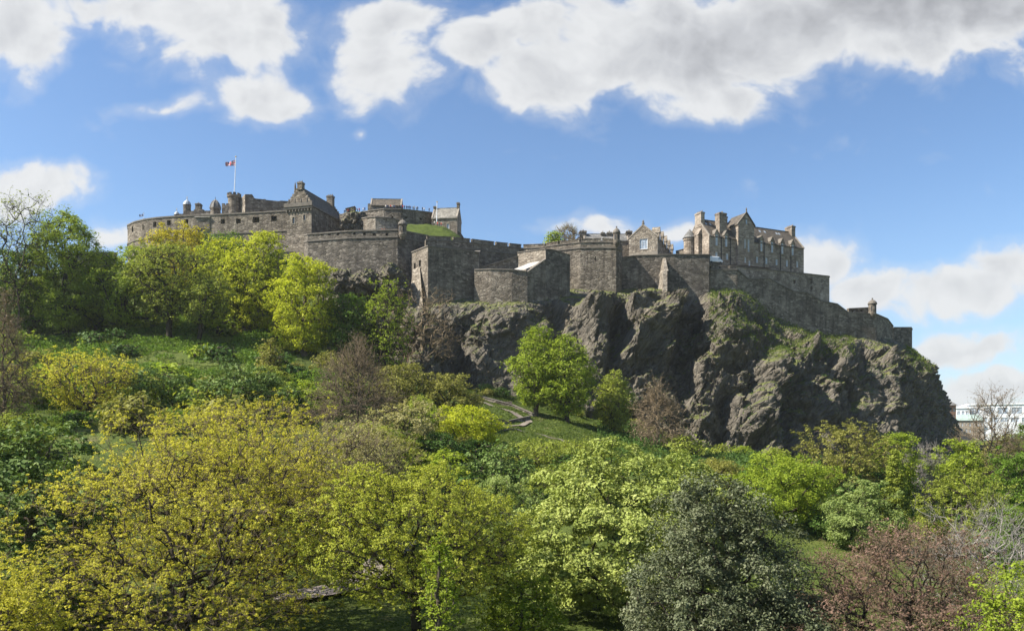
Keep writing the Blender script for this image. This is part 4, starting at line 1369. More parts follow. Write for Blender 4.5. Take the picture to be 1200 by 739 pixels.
# wall-head dormers
for px in (839.2, 850.5, 891.7, 904.3, 916.2, 928.3):
    a = aof(px); w = 1.7; m = MB()
    frd = frame((*fr(a - w / 2, -.34, 0)[:2], 0), d)
    hh = (.38, w - .38, ez - 3.1, ez + .75)
    panel(m, frd, 0, w, 0, ez - 3.4, ez + 1.1, [hh], .35)
    for s in (0, w): m.face([frd(s, 0, ez - 3.4), frd(s, 2.2, ez - 3.4), frd(s, 2.2, ez + 1.1), frd(s, 0, ez + 1.1)])
    m.face([frd(-.15, 0, ez + 1.1), frd(w + .15, 0, ez + 1.1), frd(w / 2, 0, ez + 2.5)])
    o = m.build('dormer', M['ashlar'], t)
    r = MB()
    for sg in (0, 1):
        q = [frd(w - a_ if sg else a_, b_, ez + 1.1 + a_ * 1.65 + .05) for (a_, b_) in ((-.25, -.2), (w / 2, -.2), (w / 2, 2.8), (-.25, 2.8))]
        r.hexa(q, [(x, y, z + .2) for x, y, z in q])
    r.build('dormer_roof', M['dress_dark'], o)
    f = MB()
    f.box(frd, hh[0] + .004, hh[0] + .1, .12, .2, hh[2] + .004, hh[3]); f.box(frd, hh[1] - .1, hh[1] - .004, .12, .2, hh[2] + .004, hh[3])
    f.box(frd, w / 2 - .04, w / 2 + .04, .13, .19, hh[2], hh[3])
    for k in range(6): f.box(frd, hh[0] + .105, hh[1] - .105, .135, .185, hh[2] + k * (hh[3] - hh[2] - .1) / 5, hh[2] + k * (hh[3] - hh[2] - .1) / 5 + .09)
    f.build('window_frame', M['white'], o)
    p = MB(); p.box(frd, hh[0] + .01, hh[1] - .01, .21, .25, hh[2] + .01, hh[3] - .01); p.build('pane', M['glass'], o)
for (a0, a1, b0, b1, z0, z1) in ((-.1, 1.5, 4.4, 7.9, 93.5, 98.2), (aof(846.2), aof(854.6), 1.4, 3.9, 89.5, 97.9), (aof(858), aof(865.5), 6.0, 9.0, 94, 98.4),
                                 (aof(879.5), aof(883.5), 5.2, 7.2, 94, 97.6), (Lh - 1.7, Lh + .1, 4.4, 7.9, 93.5, 98.0)):
    chimney(t, fr, a0, a1, b0, b1, z0, z1, 'ashlar', 4)
for px in (845, 855.6, 895.2, 914.2, 926.6):
    a = aof(px); m = MB(); x, y, _ = fr(a, -.18, 0); m.lathe((x, y), [(.13, 75), (.13, ez - .4)], 6)
    m.box(fr, a - .25, a + .25, -.4, -.03, ez - .395, ez + .05)
    m.build('drainpipe', M['iron'], t)
for px in (833, 838, 889, 897, 903, 917, 920):
    a = aof(px) + 1.5; sl2 = (rz_ - ez) / (Dh / 2); b_ = 4.6; z = ez + sl2 * b_ + .33
    m = MB(); q = [(a - .35, b_ - .35), (a + .35, b_ - .35), (a + .35, b_ + .35), (a - .35, b_ + .35)]
    m.hexa([fr(p_, s_, ez + sl2 * s_ + .315) for p_, s_ in q], [fr(p_, s_, ez + sl2 * s_ + .42) for p_, s_ in q]); m.build('skylight', M['lead'], t)
# round stair turret on the left gable
c = frL(9.4, -1.3, 0)[:2]
m = MB(); m.lathe(c, [(2.1, 74), (2.1, 89.2), (2.3, 89.3), (2.3, 90.2)], 20); o = m.build('stair_turret', M['ashlar'], t)
m = MB(); m.lathe(c, [(2.55, 90.204), (1.3, 92.1), (.08, 93.6)], 20); m.build('cone_roof', M['slate_grey'], o)
m = MB(); frt = frame((c[0], c[1], 0), (.6, -.8))
m.box(frL, 4.2, 6.4, -1.4, -.01, 74, 90.4); q = [(4.0, -1.6), (6.6, -1.6), (6.6, 0), (4.0, 0)]
m.hexa([frL(a_, b_, 90.404) for a_, b_ in q], [frL(4.0, -1.2, 91.4), frL(6.6, -1.2, 91.4), frL(6.6, 0, 92.8), frL(4.0, 0, 92.8)])
m.build('gable_projection', M['ashlar'], t)

# --- terraces in front of it
wall_run('hospital_terrace_wall', 'grey terrace wall running under the large brown building', 'castle wall',
         [(831.5, 309.2, 282.5), (864, 312.6, 284.5), (900, 316.4, 289), (940, 320.7, 296.5), (971.2, 324.2, 301.8), (972, 325.2, 310)], 62, 2, 'rubble_pale', coping=.35,
         holes=[(931, 330, 3.2, 4.2), (950.5, 329.5, 4.4, 5), (951, 337.5, 3.0, 3.6)], hole_depth=.8)
wall_run('stepped_rampart', 'lower rampart stepping down to the right along the cliff top', 'castle wall',
         [(831.5, 316.5, 277.2), (864, 316.5, 278), (877, 327.5, 279.8), (901, 326.5, 283), (914, 333.8, 284.7), (931, 342.2, 287), (944.5, 342.6, 288.5), (963, 353.2, 291), (981, 356.8, 293),
          (994, 366.6, 294.4), (1026.5, 368.4, 296.4), (1040, 374.2, 305), (1046.5, 382.6, 311)],
         [60, 60, 58, 58, 57, 56, 55, 54, 53, 52, 50, 50, 50], 1.8, 'rubble', coping=.4)
wall_run('gun_parapet', 'short parapet with square gun openings above the stepped rampart', 'castle wall', [(994.5, 361.8, 297.5), (1019, 360.6, 299)], 60, 1.2, 'rubble', coping=.25,
         holes=[(999, 364.2, 2.6, 2.4), (1004.2, 364, 2.6, 2.4), (1009.4, 363.8, 2.6, 2.4)], hole_depth=1.0)
wall_run('gun_parapet', 'short battlement with dark gun openings beside the white van', 'castle wall', [(832, 314.5, 279.8), (864, 315.2, 280.6)], 64, 1.0, 'rubble_dark', coping=.2,
         merlon=(1.9, .9, .6))
bartizan('round stone bartizan on the right end of the stepped rampart', 1022.3, 296.5, 368, 356.2, 350.4, 1.35)
wall_run('end_bastion', 'square end bastion at the far right tip of the crag', 'castle wall',
         [(1046.6, 384.2, 313), (1067.6, 384.2, 315), (1069, 386.5, 330)], 44, 2.0, 'rubble_dark', coping=.4)
wall_run('knoll_wall', 'short ruined wall on top of the jutting rock knoll', 'wall',
         [(893, 434.2, 253), (905, 433.8, 252), (919, 434.4, 252.6)], 36, 1.0, 'rubble', coping=.15)
# --- esplanade wall behind the trees on the left
wall_run('esplanade_wall', 'tall plain wall behind the trees left of the round battery', 'castle wall',
         [(72, 297, 269), (105, 296.5, 270), (136.5, 297, 272), (137, 299, 285)], 52, 3, 'rubble', coping=.4)
wall_run('slope_wall', 'low dry stone retaining wall below the lime trees', 'retaining wall', [(241, 376, 226), (285, 374.5, 228), (326, 375, 229)], 44, .9, 'rubble_dark', coping=.2)
wall_run('battery_foot_wall', 'stepped wall with a sloping top at the foot of the round battery', 'castle wall',
         [(302, 281.5, 288), (318, 281.2, 287), (337, 289, 285)], 64, 1.5, 'rubble_dark', coping=.35)
wall_run('battery_foot_wall', 'short dark wall between the battery foot and the bastion', 'castle wall', [(331, 295.5, 279), (345, 295.2, 278), (346, 297, 284)], 60, 1.2, 'rubble_dark', coping=.35)
for lab, pts in (('low stone wall along the upper bend of the zigzag path', [(556, 480, 218), (600, 484, 210), (624, 489.5, 203)]),
                 ('low stone wall along the lower bend of the zigzag path', [(560, 501, 192), (596, 497, 195), (622, 492.8, 200)])):
    tp = [(x, y, Y) for x, y, Y in pts]
    tp = [(x, HY - F * (gz(Xat(x, Y), Y) + .75 - CAMZ) / Y, Y) for x, y, Y in pts]
    wall_run('path_wall', lab, 'low wall', tp, [gz(Xat(x, Y), Y) - 1.5 for x, y, Y in pts], .5, 'rubble_dark', coping=.12, group='low walls along the zigzag path')

# --- ground inside the walls
def plate(name, pts, z, mat):
    m = MB(); m.face([(Xat(x, Y), Y, z) for x, Y in pts]); return tag(m.build(name, M[mat]), kind='structure')
plate('courtyard_ground', [(365, 275), (466, 269.5), (502, 278), (612, 288), (640, 285), (700, 276), (728, 282), (832, 287), (940, 305), (925, 340), (420, 380), (330, 330)], 77.2, 'path')
plate('terrace_ground', [(832.5, 284), (870, 287), (905, 292), (890, 296), (832, 290)], 79.25, 'path')
plate('battery_ground', [(156, 315), (206, 306), (335, 303), (380, 330), (330, 380), (175, 370)], 97.0, 'path')

# --- distant town on the right
def town_block(name, label, px0, px1, py_top, Y, depth, zbase, wallmat, rows, roofmat='slate_grey', winw=.55, pitched=False, dirn=(1, .02), winh=.6):
    x0, x1 = Xat(px0, Y), Xat(px1, Y); zt_ = Zat(py_top, Y); L = x1 - x0
    t = thing(name, label, 'building', (x0, Y, zbase))
    fr = frame((x0, Y, 0), dirn); hs = []
    for (y0, y1, n) in rows:
        za, zb_ = Zat(y1, Y), Zat(y0, Y)
        for k in range(n):
            a = L * (k + .5) / n; w = L / n * winw
            hs.append((a - w / 2, a + w / 2, za + (zb_ - za) * (1 - winh) / 2, zb_ - (zb_ - za) * (1 - winh) / 2))
    m = MB(); panel(m, fr, 0, L, 0, zbase, zt_, hs, .5)
    frB = lambda a, b, z: fr(a, depth - b, z)
    m.face([fr(0, 0, zbase), fr(0, depth, zbase), fr(0, depth, zt_), fr(0, 0, zt_)]); m.face([fr(L, 0, zbase), fr(L, depth, zbase), fr(L, depth, zt_), fr(L, 0, zt_)])
    m.face([fr(0, depth, zbase), fr(L, depth, zbase), fr(L, depth, zt_), fr(0, depth, zt_)])
    m.build('wall', M[wallmat], t)
    r = MB()
    if pitched:
        q = [(-.8, -.8), (L + .8, -.8), (L + .8, depth + .8), (-.8, depth + .8)]; u = [(2, depth * .35), (L - 2, depth * .35), (L - 2, depth * .65), (2, depth * .65)]
        r.hexa([fr(a, b, zt_ + .005) for a, b in q], [fr(a, b, zt_ + 4) for a, b in u])
    else:
        r.box(fr, -.6, L + .6, -.6, depth + .6, zt_ + .005, zt_ + .9)
    r.build('roof', M[roofmat], t)
    for h in hs:
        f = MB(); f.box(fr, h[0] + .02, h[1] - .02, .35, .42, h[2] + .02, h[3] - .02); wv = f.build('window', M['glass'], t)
        b = MB(); cmid = (h[0] + h[1]) / 2; b.box(fr, cmid - .1, cmid + .1, .25, .345, h[2], h[3]); b.build('window_bar', M['white'], wv)
    return t
M['town_stone'] = plain('town_stone', (.33, .29, .24), .9, .2, .3)
M['copper_roof'] = plain('green_copper_roof', (.30, .38, .34), .7, .15, .3)
M['red_stone'] = plain('red_sandstone', (.30, .17, .12), .9, .2, .3)
town_block('office_block', 'long modern white office block with glass bands beyond the crag', 1134, 1262, 474.5, 560, 40, 12, 'white', [(477, 486, 9), (489, 495, 12)], 'white', .72, winh=.8, dirn=(1, -.4))
town_block('roof_pavilion', 'glazed rooftop pavilion of the distant office block', 1121, 1134.5, 478.5, 556, 30, 12, 'white', [(480.5, 487, 3), (489, 495, 3)], 'white', .6, winh=.7, dirn=(1, -.4))
town_block('stone_terrace', 'old stone building with a green copper roof below the offices', 1121, 1149, 492.5, 520, 20, 12, 'town_stone', [(495, 500, 7), (501.5, 507, 7)], 'copper_roof', .45, True, winh=.8, dirn=(1, -.4))
town_block('corner_house', 'narrow red stone corner house just beside the crag edge', 1108, 1120.5, 474.5, 500, 16, 12, 'red_stone', [(477, 483, 3), (485, 491, 3), (493, 499, 3)], 'slate_grey', .4, True, winh=.75)

# ------------------------------------------------------------------ van, visitors, bench
d = np.array([.955, .30]); O = P(831.6, 311.6, 283.6); zv = 79.27
t = thing('parked_van', 'white van parked on the terrace in front of the large brown building', 'van', (O[0], O[1], zv))
fr = frame((O[0] - .2, O[1] - .4, zv), d)
def loft(prof_a, half, mb, mi=0):
    """van shell: side outline (a, z) given a width, with rounded shoulders"""
    secs = [(-half, .82), (-half + .12, .96), (-half * .55, 1.0), (half * .55, 1.0), (half - .12, .96), (half, .82)]
    n = len(prof_a)
    zc = 1.2
    rings = [[fr(2.6 + (a - 2.6) * s, w + 1.0, zc + (z - zc) * s) for a, z in prof_a] for w, s in secs]
    for r0, r1 in zip(rings[:-1], rings[1:]):
        for k in range(n): mb.face([r0[k], r0[(k + 1) % n], r1[(k + 1) % n], r1[k]], mi)
    mb.face(rings[0], mi); mb.face(rings[-1], mi)
out = [(0, .45), (0, 2.2), (.15, 2.42), (3.7, 2.42), (4.1, 2.28), (4.75, 1.55), (5.35, 1.25), (5.5, .9), (5.5, .45)]
m = MB(); loft(out, 1.0, m); m.build('body', M['white'], t)
m = MB(); m.face([fr(4.12, -.32, 2.2), fr(4.12, 2.3, 2.2), fr(4.8, 2.3, 1.58), fr(4.8, -.32, 1.58)])
q = [(4.14, 2.26), (4.82, 1.6), (4.78, 1.54), (4.10, 2.2)]
m = MB(); m.hexa([fr(a, .15, z + .03) for a, z in q], [fr(a, 1.85, z + .03) for a, z in q]); m.build('windscreen', M['glass'], t)
m = MB(); q = [(3.45, 1.45), (4.55, 1.45), (4.05, 2.1), (3.45, 2.1)]
m.hexa([fr(a, -.06, z) for a, z in q], [fr(a, .03, z) for a, z in q]); m.build('side_window', M['glass'], t)
m = MB(); m.box(fr, 5.44, 5.6, .05, 1.95, .4, .7); m.build('bumper', M['iron'], t)
for a in (.95, 4.5):
    for b in (-.02, 1.8):
        m = MB(); n = 16
        m.hexa([fr(a + .36 * math.cos(2 * math.pi * k / n), b, .36 + .36 * math.sin(2 * math.pi * k / n)) for k in range(n)],
               [fr(a + .36 * math.cos(2 * math.pi * k / n), b + .22, .36 + .36 * math.sin(2 * math.pi * k / n)) for k in range(n)])
        m.build('wheel', M['iron'], t)
for b in (.25, 1.5):
    m = MB(); m.box(fr, 5.40, 5.54, b, b + .3, .85, 1.08); m.build('headlight', M['glass'], t)


def person_mesh(seed):
    r = random.Random(seed)
    sw = r.uniform(-.10, .10); arm = r.uniform(.15, .45); ar2 = r.uniform(-.05, .4)
    J = {'pel': (0, 0, .95, .15, .11), 'waist': (0, 0, 1.12, .14, .10), 'chest': (0, 0, 1.32, .17, .11), 'neckb': (0, 0, 1.47, .08, .075), 'neck': (0, -.01, 1.53, .05, .05),
         'chin': (0, -.02, 1.58, .07, .08), 'head': (0, -.01, 1.67, .085, .10), 'crown': (0, 0, 1.75, .06, .07),
         'hl': (-.09, 0, .88, .09, .09), 'kl': (-.10, -.02 - sw, .48, .06, .06), 'al': (-.10, sw, .09, .045, .05), 'tl': (-.10, sw - .15, .04, .04, .03),
         'hr': (.09, 0, .88, .09, .09), 'kr': (.10, -.02 + sw, .48, .06, .06), 'ar': (.10, -sw, .09, .045, .05), 'tr': (.10, -sw - .15, .04, .04, .03),
         'sl': (-.19, 0, 1.41, .065, .065), 'el': (-.25, -.02, 1.14, .045, .045), 'wl': (-.24, -arm * .6, 1.14 - .25 + arm * .4, .035, .035), 'dl': (-.23, -arm * .6 - .09, .84 + arm * .45, .03, .02),
         'sr': (.19, 0, 1.41, .065, .065), 'er': (.25, -.02, 1.14, .045, .045), 'wr': (.24, -ar2 * .6, 1.14 - .25 + ar2 * .4, .035, .035), 'dr': (.23, -ar2 * .6 - .09, .84 + ar2 * .45, .03, .02)}
    E = 'pel-waist waist-chest chest-neckb neckb-neck neck-chin chin-head head-crown pel-hl hl-kl kl-al al-tl pel-hr hr-kr kr-ar ar-tr chest-sl sl-el el-wl wl-dl chest-sr sr-er er-wr wr-dr'.split()
    k = list(J)
    me = bpy.data.meshes.new('person_body')
    me.from_pydata([J[a][:3] for a in k], [tuple(k.index(b) for b in e.split('-')) for e in E], [])
    o = bpy.data.objects.new('person_body', me); COL.objects.link(o)
    sk = o.modifiers.new('skin', 'SKIN')
    for i, a in enumerate(k):
        me.skin_vertices[0].data[i].radius = J[a][3:5]
        me.skin_vertices[0].data[i].use_root = (a == 'pel')
    o.modifiers.new('sub', 'SUBSURF').levels = 1
    dg = bpy.context.evaluated_depsgraph_get()
    res = bpy.data.meshes.new_from_object(o.evaluated_get(dg))
    bpy.data.objects.remove(o); bpy.data.meshes.remove(me)
    idx = []
    for p in res.polygons:
        c = p.center
        if c.z > 1.69 or (c.z > 1.58 and c.y > .03): idx.append(3)
        elif c.z > 1.50: idx.append(2)
        elif c.z < .10: idx.append(3)
        elif abs(c.x) > .19 and c.z < .95: idx.append(2)
        elif c.z < .90: idx.append(1)
        else: idx.append(0)
    res.polygons.foreach_set('material_index', idx)
    res.polygons.foreach_set('use_smooth', [True] * len(idx))
    return res


M['skin'] = plain('skin', (.45, .27, .19), .6, .05)
M['hair'] = plain('dark_hair', (.03, .02, .015), .7, .1)
for nm, c_ in (('coat_black', (.02, .02, .025)), ('coat_red', (.50, .04, .03)), ('coat_blue', (.04, .07, .2)), ('coat_pale', (.55, .52, .48)), ('trousers', (.035, .04, .06))):
    M[nm] = plain(nm, c_, .85, .1)
_bodies = [person_mesh(i) for i in range(3)]
def person(loc, rz, coat, label, group, k=0, s=1.0):
    key = (k, coat)
    if key not in person.cache:
        me = _bodies[k].copy()
        for q in (coat, 'trousers', 'skin', 'hair'): me.materials.append(M[q])
        person.cache[key] = me
    o = bpy.data.objects.new('person', person.cache[key]); COL.objects.link(o)
    o.location = loc; o.rotation_euler = (0, 0, rz); o.scale = (s, s, s)
    return tag(o, label, 'person', group)
person.cache = {}
_r = random.Random(4)
_up = [(398, 252, 300), (410, 250.2, 296), (424, 249, 293), (434, 247.2, 290), (450, 245.3, 287), (470, 245.6, 287), (490, 247.6, 289), (506.5, 249.6, 293)]
_coatl = {'coat_black': 'visitor in a dark coat standing at the upper rampart', 'coat_blue': 'visitor in a blue coat standing at the upper rampart',
          'coat_pale': 'visitor in a pale jacket standing at the upper rampart', 'coat_red': 'visitor in a red jacket standing at the upper rampart'}
for i, px in enumerate([403.6, 405.0, 408, 416.5, 419, 421, 425.6, 427.5, 452, 453.5, 455, 456.6, 458, 459.5, 462, 465, 468, 470.5, 472.2, 474, 476.3, 478, 479.6, 481.2, 484, 485.5, 488, 489.5, 495, 497, 503]):
    a = next(j for j in range(len(_up) - 1) if _up[j][0] <= px <= _up[j + 1][0])
    f = (px - _up[a][0]) / (_up[a + 1][0] - _up[a][0])
    Y = _up[a][2] * (1 - f) + _up[a + 1][2] * f; py = _up[a][1] * (1 - f) + _up[a + 1][1] * f
    coat = _r.choices(['coat_black', 'coat_blue', 'coat_pale', 'coat_red'], [5, 2, 2, 1.2])[0]
    person((Xat(px, Y + 1.3), Y + 1.3, Zat(py, Y) + .42), _r.uniform(-.8, .8), coat, _coatl[coat], 'visitors along the upper rampart', i % 3, _r.uniform(.94, 1.05))
_sheet = {'coat_red': 'visitor in red on the grass bank below the gatehouse', 'coat_black': 'visitor in black on the grass bank below the gatehouse', 'coat_pale': 'visitor in a light top on the grass bank below the gatehouse'}
for i, (px, coat) in enumerate(((507.2, 'coat_black'), (509, 'coat_pale'), (512.8, 'coat_red'), (515.2, 'coat_black'), (517, 'coat_red'))):
    person((Xat(px, 281), 281, Zat(264.3 + max(0, px - 507) * .22, 281) + .1), _r.uniform(-1, 1), coat, _sheet[coat], 'visitors on the grass bank', i % 3)
for i, (px, coat) in enumerate(((445.8, 'coat_black'), (448, 'coat_red'), (450.6, 'coat_red'), (453, 'coat_blue'))):
    person((Xat(px, 268.5), 268.5 + .5 * i * .2, 85.7), _r.uniform(-1, 1), coat, {'coat_black': 'visitor in black behind the faceted bastion parapet', 'coat_red': 'visitor in red behind the faceted bastion parapet', 'coat_blue': 'visitor in blue behind the faceted bastion parapet'}[coat], 'visitors behind the bastion parapet', i % 3)
for i, px in enumerate((235.8, 240.8)):
    x, y, z = onground(px, 198)
    person((x, y, z), 1.2 - i * 2, 'coat_black', 'dark dressed person standing on the grass slope, ' + ('left' if i == 0 else 'right') + ' of the pair', 'pair on the slope', i)
x, y, z = onground(275.5, 200)
t = thing('bench', 'dark wooden bench on the grass slope below the lime trees', 'bench', (x, y, z)); fr = frame((x - .9, y, z), (1, .1))
for nm, bx in (('seat', [(0, 1.8, 0, .42, .42, .47)]), ('backrest', [(0, 1.8, .44, .49, .55, .67), (0, 1.8, .44, .49, .72, .86)]), ('leg', [(.1, .17, .02, .5, -.2, .42), (.1, .17, .42, .435, .474, .9)]), ('leg', [(1.63, 1.7, .02, .5, -.2, .42), (1.63, 1.7, .42, .435, .474, .9)])):
    m = MB()
    for q in bx: m.box(fr, *q)
    m.build(nm, M['bark_dark'], t)

# ------------------------------------------------------------------ trees
def skeleton(trunk, tips, bf, rng):
    """balanced spanning tree: every tip joins the skeleton where the way back to the root stays short"""
    n0, n = len(trunk), len(tips)
    P_ = np.concatenate([trunk, tips]); par = np.full(n0 + n, -1)
    par[1:n0] = np.arange(n0 - 1)
    Ln = np.zeros(n0 + n)
    for i in range(1, n0): Ln[i] = Ln[i - 1] + np.linalg.norm(P_[i] - P_[i - 1])
    cost = np.full(n, 1e18); best = np.zeros(n, int)
    for i in range(n0):
        if i < n0 * .3: continue
        dd = np.linalg.norm(tips - P_[i], axis=1)
        c = dd + bf * Ln[i]
        m = c < cost; cost[m] = c[m]; best[m] = i
    done = np.zeros(n, bool); order = []
    for _ in range(n):
        k = int(np.argmin(np.where(done, 1e18, cost)))
        done[k] = True; i = n0 + k; par[i] = best[k]; order.append(i)
        Ln[i] = Ln[best[k]] + np.linalg.norm(P_[i] - P_[best[k]])
        c = np.linalg.norm(tips - P_[i], axis=1) + bf * Ln[i]
        m = (c < cost) & ~done; cost[m] = c[m]; best[m] = i
    cnt = np.zeros(n0 + n); kids = np.zeros(n0 + n, int)
    for i in order[::-1] + list(range(n0 - 1, 0, -1)):
        cnt[i] += 1
        cnt[par[i]] += cnt[i]; kids[par[i]] += 1
    cnt[0] += 1
    return P_, par, cnt, kids


def tubes(A, B, ra, rb, sides):
    """frusta from A to B"""
    d = B - A; L = np.linalg.norm(d, axis=1)[:, None] + 1e-9; d = d / L
    up = np.where(np.abs(d[:, 2:3]) > .9, np.array([[1., 0, 0]]), np.array([[0, 0, 1.]]))
    u = np.cross(d, up); u /= np.linalg.norm(u, axis=1)[:, None] + 1e-9; w = np.cross(d, u)
    n = len(A); V = np.empty((n, 2 * sides, 3))
    for k in range(sides):
        a = 2 * math.pi * k / sides; o = math.cos(a) * u + math.sin(a) * w
        V[:, k] = A + o * ra[:, None]; V[:, sides + k] = B + o * rb[:, None]
    base = np.arange(n)[:, None] * 2 * sides
    F_ = np.concatenate([np.stack([base[:, 0] + k, base[:, 0] + (k + 1) % sides, base[:, 0] + sides + (k + 1) % sides, base[:, 0] + sides + k], 1) for k in range(sides)])
    return V.reshape(-1, 3), F_


def leaves(C, size, rng, nrm, spread=.9, aspect=.55):
    """one bent rhombic leaf at every centre"""
    n = len(C)
    nn = nrm + rng.normal(size=(n, 3)) * spread; nn /= np.linalg.norm(nn, axis=1)[:, None] + 1e-9
    t = np.cross(nn, rng.normal(size=(n, 3))); t /= np.linalg.norm(t, axis=1)[:, None] + 1e-9
    b = np.cross(nn, t)
    s = size * np.clip(rng.lognormal(-.08, .38, (n, 1)), .4, 1.9)
    V = np.stack([C - t * s * .5, C + b * s * aspect * .5 + nn * s * .08, C + t * s * .5 - nn * s * .1, C - b * s * aspect * .5 + nn * s * .08], 1)
    return V.reshape(-1, 3), np.arange(4 * n).reshape(n, 4)


PROFILE = {
    'round': lambda h: np.sqrt(np.clip(1 - (2 * h - 1) ** 2, 0, 1)) ** .9,
    'dome': lambda h: np.where(h < .35, .72 + .28 * (h / .35), np.sqrt(np.clip(1 - ((h - .35) / .65) ** 2, 0, 1))),
    'cone': lambda h: np.clip(1.02 - h, 0, 1) ** .8 * np.clip(h * 7 + .3, 0, 1),
    'column': lambda h: np.clip(np.sin(np.clip(h, 0, 1) * math.pi * .93 + .2), 0, 1) ** .55,
    'vase': lambda h: np.clip(.3 + .95 * h, 0, 1) * np.sqrt(np.clip(1 - np.clip((h - .55) / .45, 0, 1) ** 2, 0, 1)),
    'holly': lambda h: np.clip(1.04 - h, 0, 1) ** .5 * np.clip(h * 6 + .6, 0, 1),
    'larch': lambda h: np.clip(1 - h, 0, 1) ** .65 * np.clip(h * 5 + .25, 0, 1),
}


def tree(name, label, px, py_top, width, Y, leaf, seed, shape='round', n=None, cb=.25, per=None, lsize=None, clump=.55, bark='bark', base=None, lean=(0, 0),
         group=None, cat='tree', twigs=0, twig_len=1.1, rtrunk=None, bf=.28, flat=.62, lump=.48, shell=.45, gap=.0, depth=None, droop=0.0, density=1.0, up=.7, twigmat=None, forks=None, bear=1.0, twr=.17):
    rng = np.random.default_rng(seed)
    x = Xat(px, Y)
    z0 = gz(x, Y) if base is None else base
    H = Zat(py_top, Y) - z0
    R = width / F * Y / 2
    Ry = R if depth is None else R * depth
    mpp = Y / (F * 1024 / 1200)                     # metres in a pixel of the picture
    ls = lsize or max(.17, 1.75 * mpp)
    if n is None: n = int(np.clip(90 + R * H * 3.0, 120, 620))
    h0 = cb * H
    # tips spread through the crown, denser towards its skin, broken into lobes
    m = n * 4
    hh = rng.random(m); ang = rng.random(m) * 2 * math.pi
    pr = PROFILE[shape](hh)
    rad = rng.random(m) ** shell
    dirv = np.stack([np.cos(ang), np.sin(ang), (hh - .5) * 2], 1)
    lob = 1 + lump * np.clip(fbm(dirv * 1.7 + seed * 3.1, 2), -1.2, 1.0)
    keep = rng.random(m) < pr * rad ** .4 + .06
    T = np.stack([np.cos(ang) * pr * rad * R * lob, np.sin(ang) * pr * rad * Ry * lob, h0 + hh * (H - h0) * (1 + .55 * (lob - 1))], 1)
    if gap: keep &= perlin(T / (R * .42) + seed) > -.55 + gap
    T = T[keep][:n]
    T[:, 2] = np.clip(T[:, 2], .3, H * 1.02)
    # hit the wanted height and width
    T[:, 2] *= np.where(T[:, 2] > h0, 1, 1)
    top = T[:, 2].max(); T[:, 2] = h0 * .6 + (T[:, 2] - h0 * .6) * (H - clump * .5 - h0 * .6) / (top - h0 * .6)
    wx = np.percentile(np.abs(T[:, 0]), 97); T[:, 0] *= (R - clump * .4) / wx
    T[:, 0] += lean[0] * T[:, 2] / H * R; T[:, 1] += lean[1] * T[:, 2] / H * R
    nt = 9
    th = H * (.92 if shape in ('cone', 'larch', 'column') else .5)
    tt = np.linspace(0, 1, nt)
    bend = rng.normal(size=2) * (.012 if shape in ('cone', 'larch', 'column') else .05) * H
    trunk = np.stack([lean[0] * R * tt * th / H + bend[0] * np.sin(tt * 3) * .5, lean[1] * R * tt * th / H + bend[1] * np.sin(tt * 2.5) * .5, tt * th - .6 * (1 - tt)], 1)
    if forks:
        # extra stems leaving low down
        ex = []
        for (fx, fy, fz) in forks: ex.append((np.array([fx * R, fy * R, fz * H])))
        T = np.concatenate([T, np.array(ex)])
    Pn, par, cnt, kids = skeleton(trunk, T, bf, rng)
    # wobble long limbs
    i = np.arange(len(Pn)); e = i[par >= 0]
    rt = rtrunk or (.022 * H + .035 * R ** .8)
    rtip = max(.012, .22 * mpp)
    ex_ = math.log(rt / rtip) / math.log(cnt[0])
    rad_ = rtip * cnt ** ex_
    A, B = Pn[par[e]], Pn[e]
    ra, rb = np.minimum(rad_[par[e]], rad_[e] * 1.5), rad_[e]
    mid = (A + B) / 2 + rng.normal(size=A.shape) * .07 * np.linalg.norm(B - A, axis=1)[:, None]
    A2, B2 = np.concatenate([A, mid]), np.concatenate([mid, B]); ra2, rb2 = np.concatenate([ra, (ra + rb) / 2]), np.concatenate([(ra + rb) / 2, rb])
    big = ra2 > max(.06, 1.2 * mpp)
    V1, F1 = tubes(A2[big], B2[big], ra2[big], rb2[big], 7) if big.any() else (np.zeros((0, 3)), np.zeros((0, 4), int))
    V2, F2 = tubes(A2[~big], B2[~big], ra2[~big], rb2[~big], 3)
    root = thing(name, label, cat, (x, Y, z0), group)
    off = np.array([x, Y, z0])
    link('trunk', raw_mesh('trunk', np.concatenate([V1, V2]) + off, np.concatenate([F1, F2 + len(V1)]), True), M[bark], root)
    tips = Pn[e][kids[e] < 2] if n > 900 else Pn[len(trunk):]
    cen = np.array([lean[0] * R * .6, lean[1] * R * .6, (h0 + H) * .45])
    outw = (tips - cen) / np.array([R, Ry, H * .5]); outw /= np.linalg.norm(outw, axis=1)[:, None] + 1e-9
    if twigs:
        k = np.repeat(np.arange(len(tips)), twigs)
        dv = outw[k] * .75 + rng.normal(size=(len(k), 3)) * .75 + np.array([0, 0, .45])
        dv /= np.linalg.norm(dv, axis=1)[:, None]
        l = twig_len * rng.uniform(.4, 1.2, (len(k), 1))
        a = tips[k] + rng.normal(size=(len(k), 3)) * .15
        b = a + dv * l
        c = b + (dv + rng.normal(size=dv.shape) * .45) * l * .55
        r0 = np.full(len(k), max(.010, twr * mpp))
        Va, Fa = tubes(a, b, r0, r0 * .75, 3); Vb, Fb = tubes(b, c, r0 * .75, r0 * .35, 3)
        link('twigs', raw_mesh('twigs', np.concatenate([Va, Vb]) + off, np.concatenate([Fa, Fb + len(Va)])), M[twigmat or bark], root)
        ends = np.concatenate([b, c])
    else:
        ends = tips
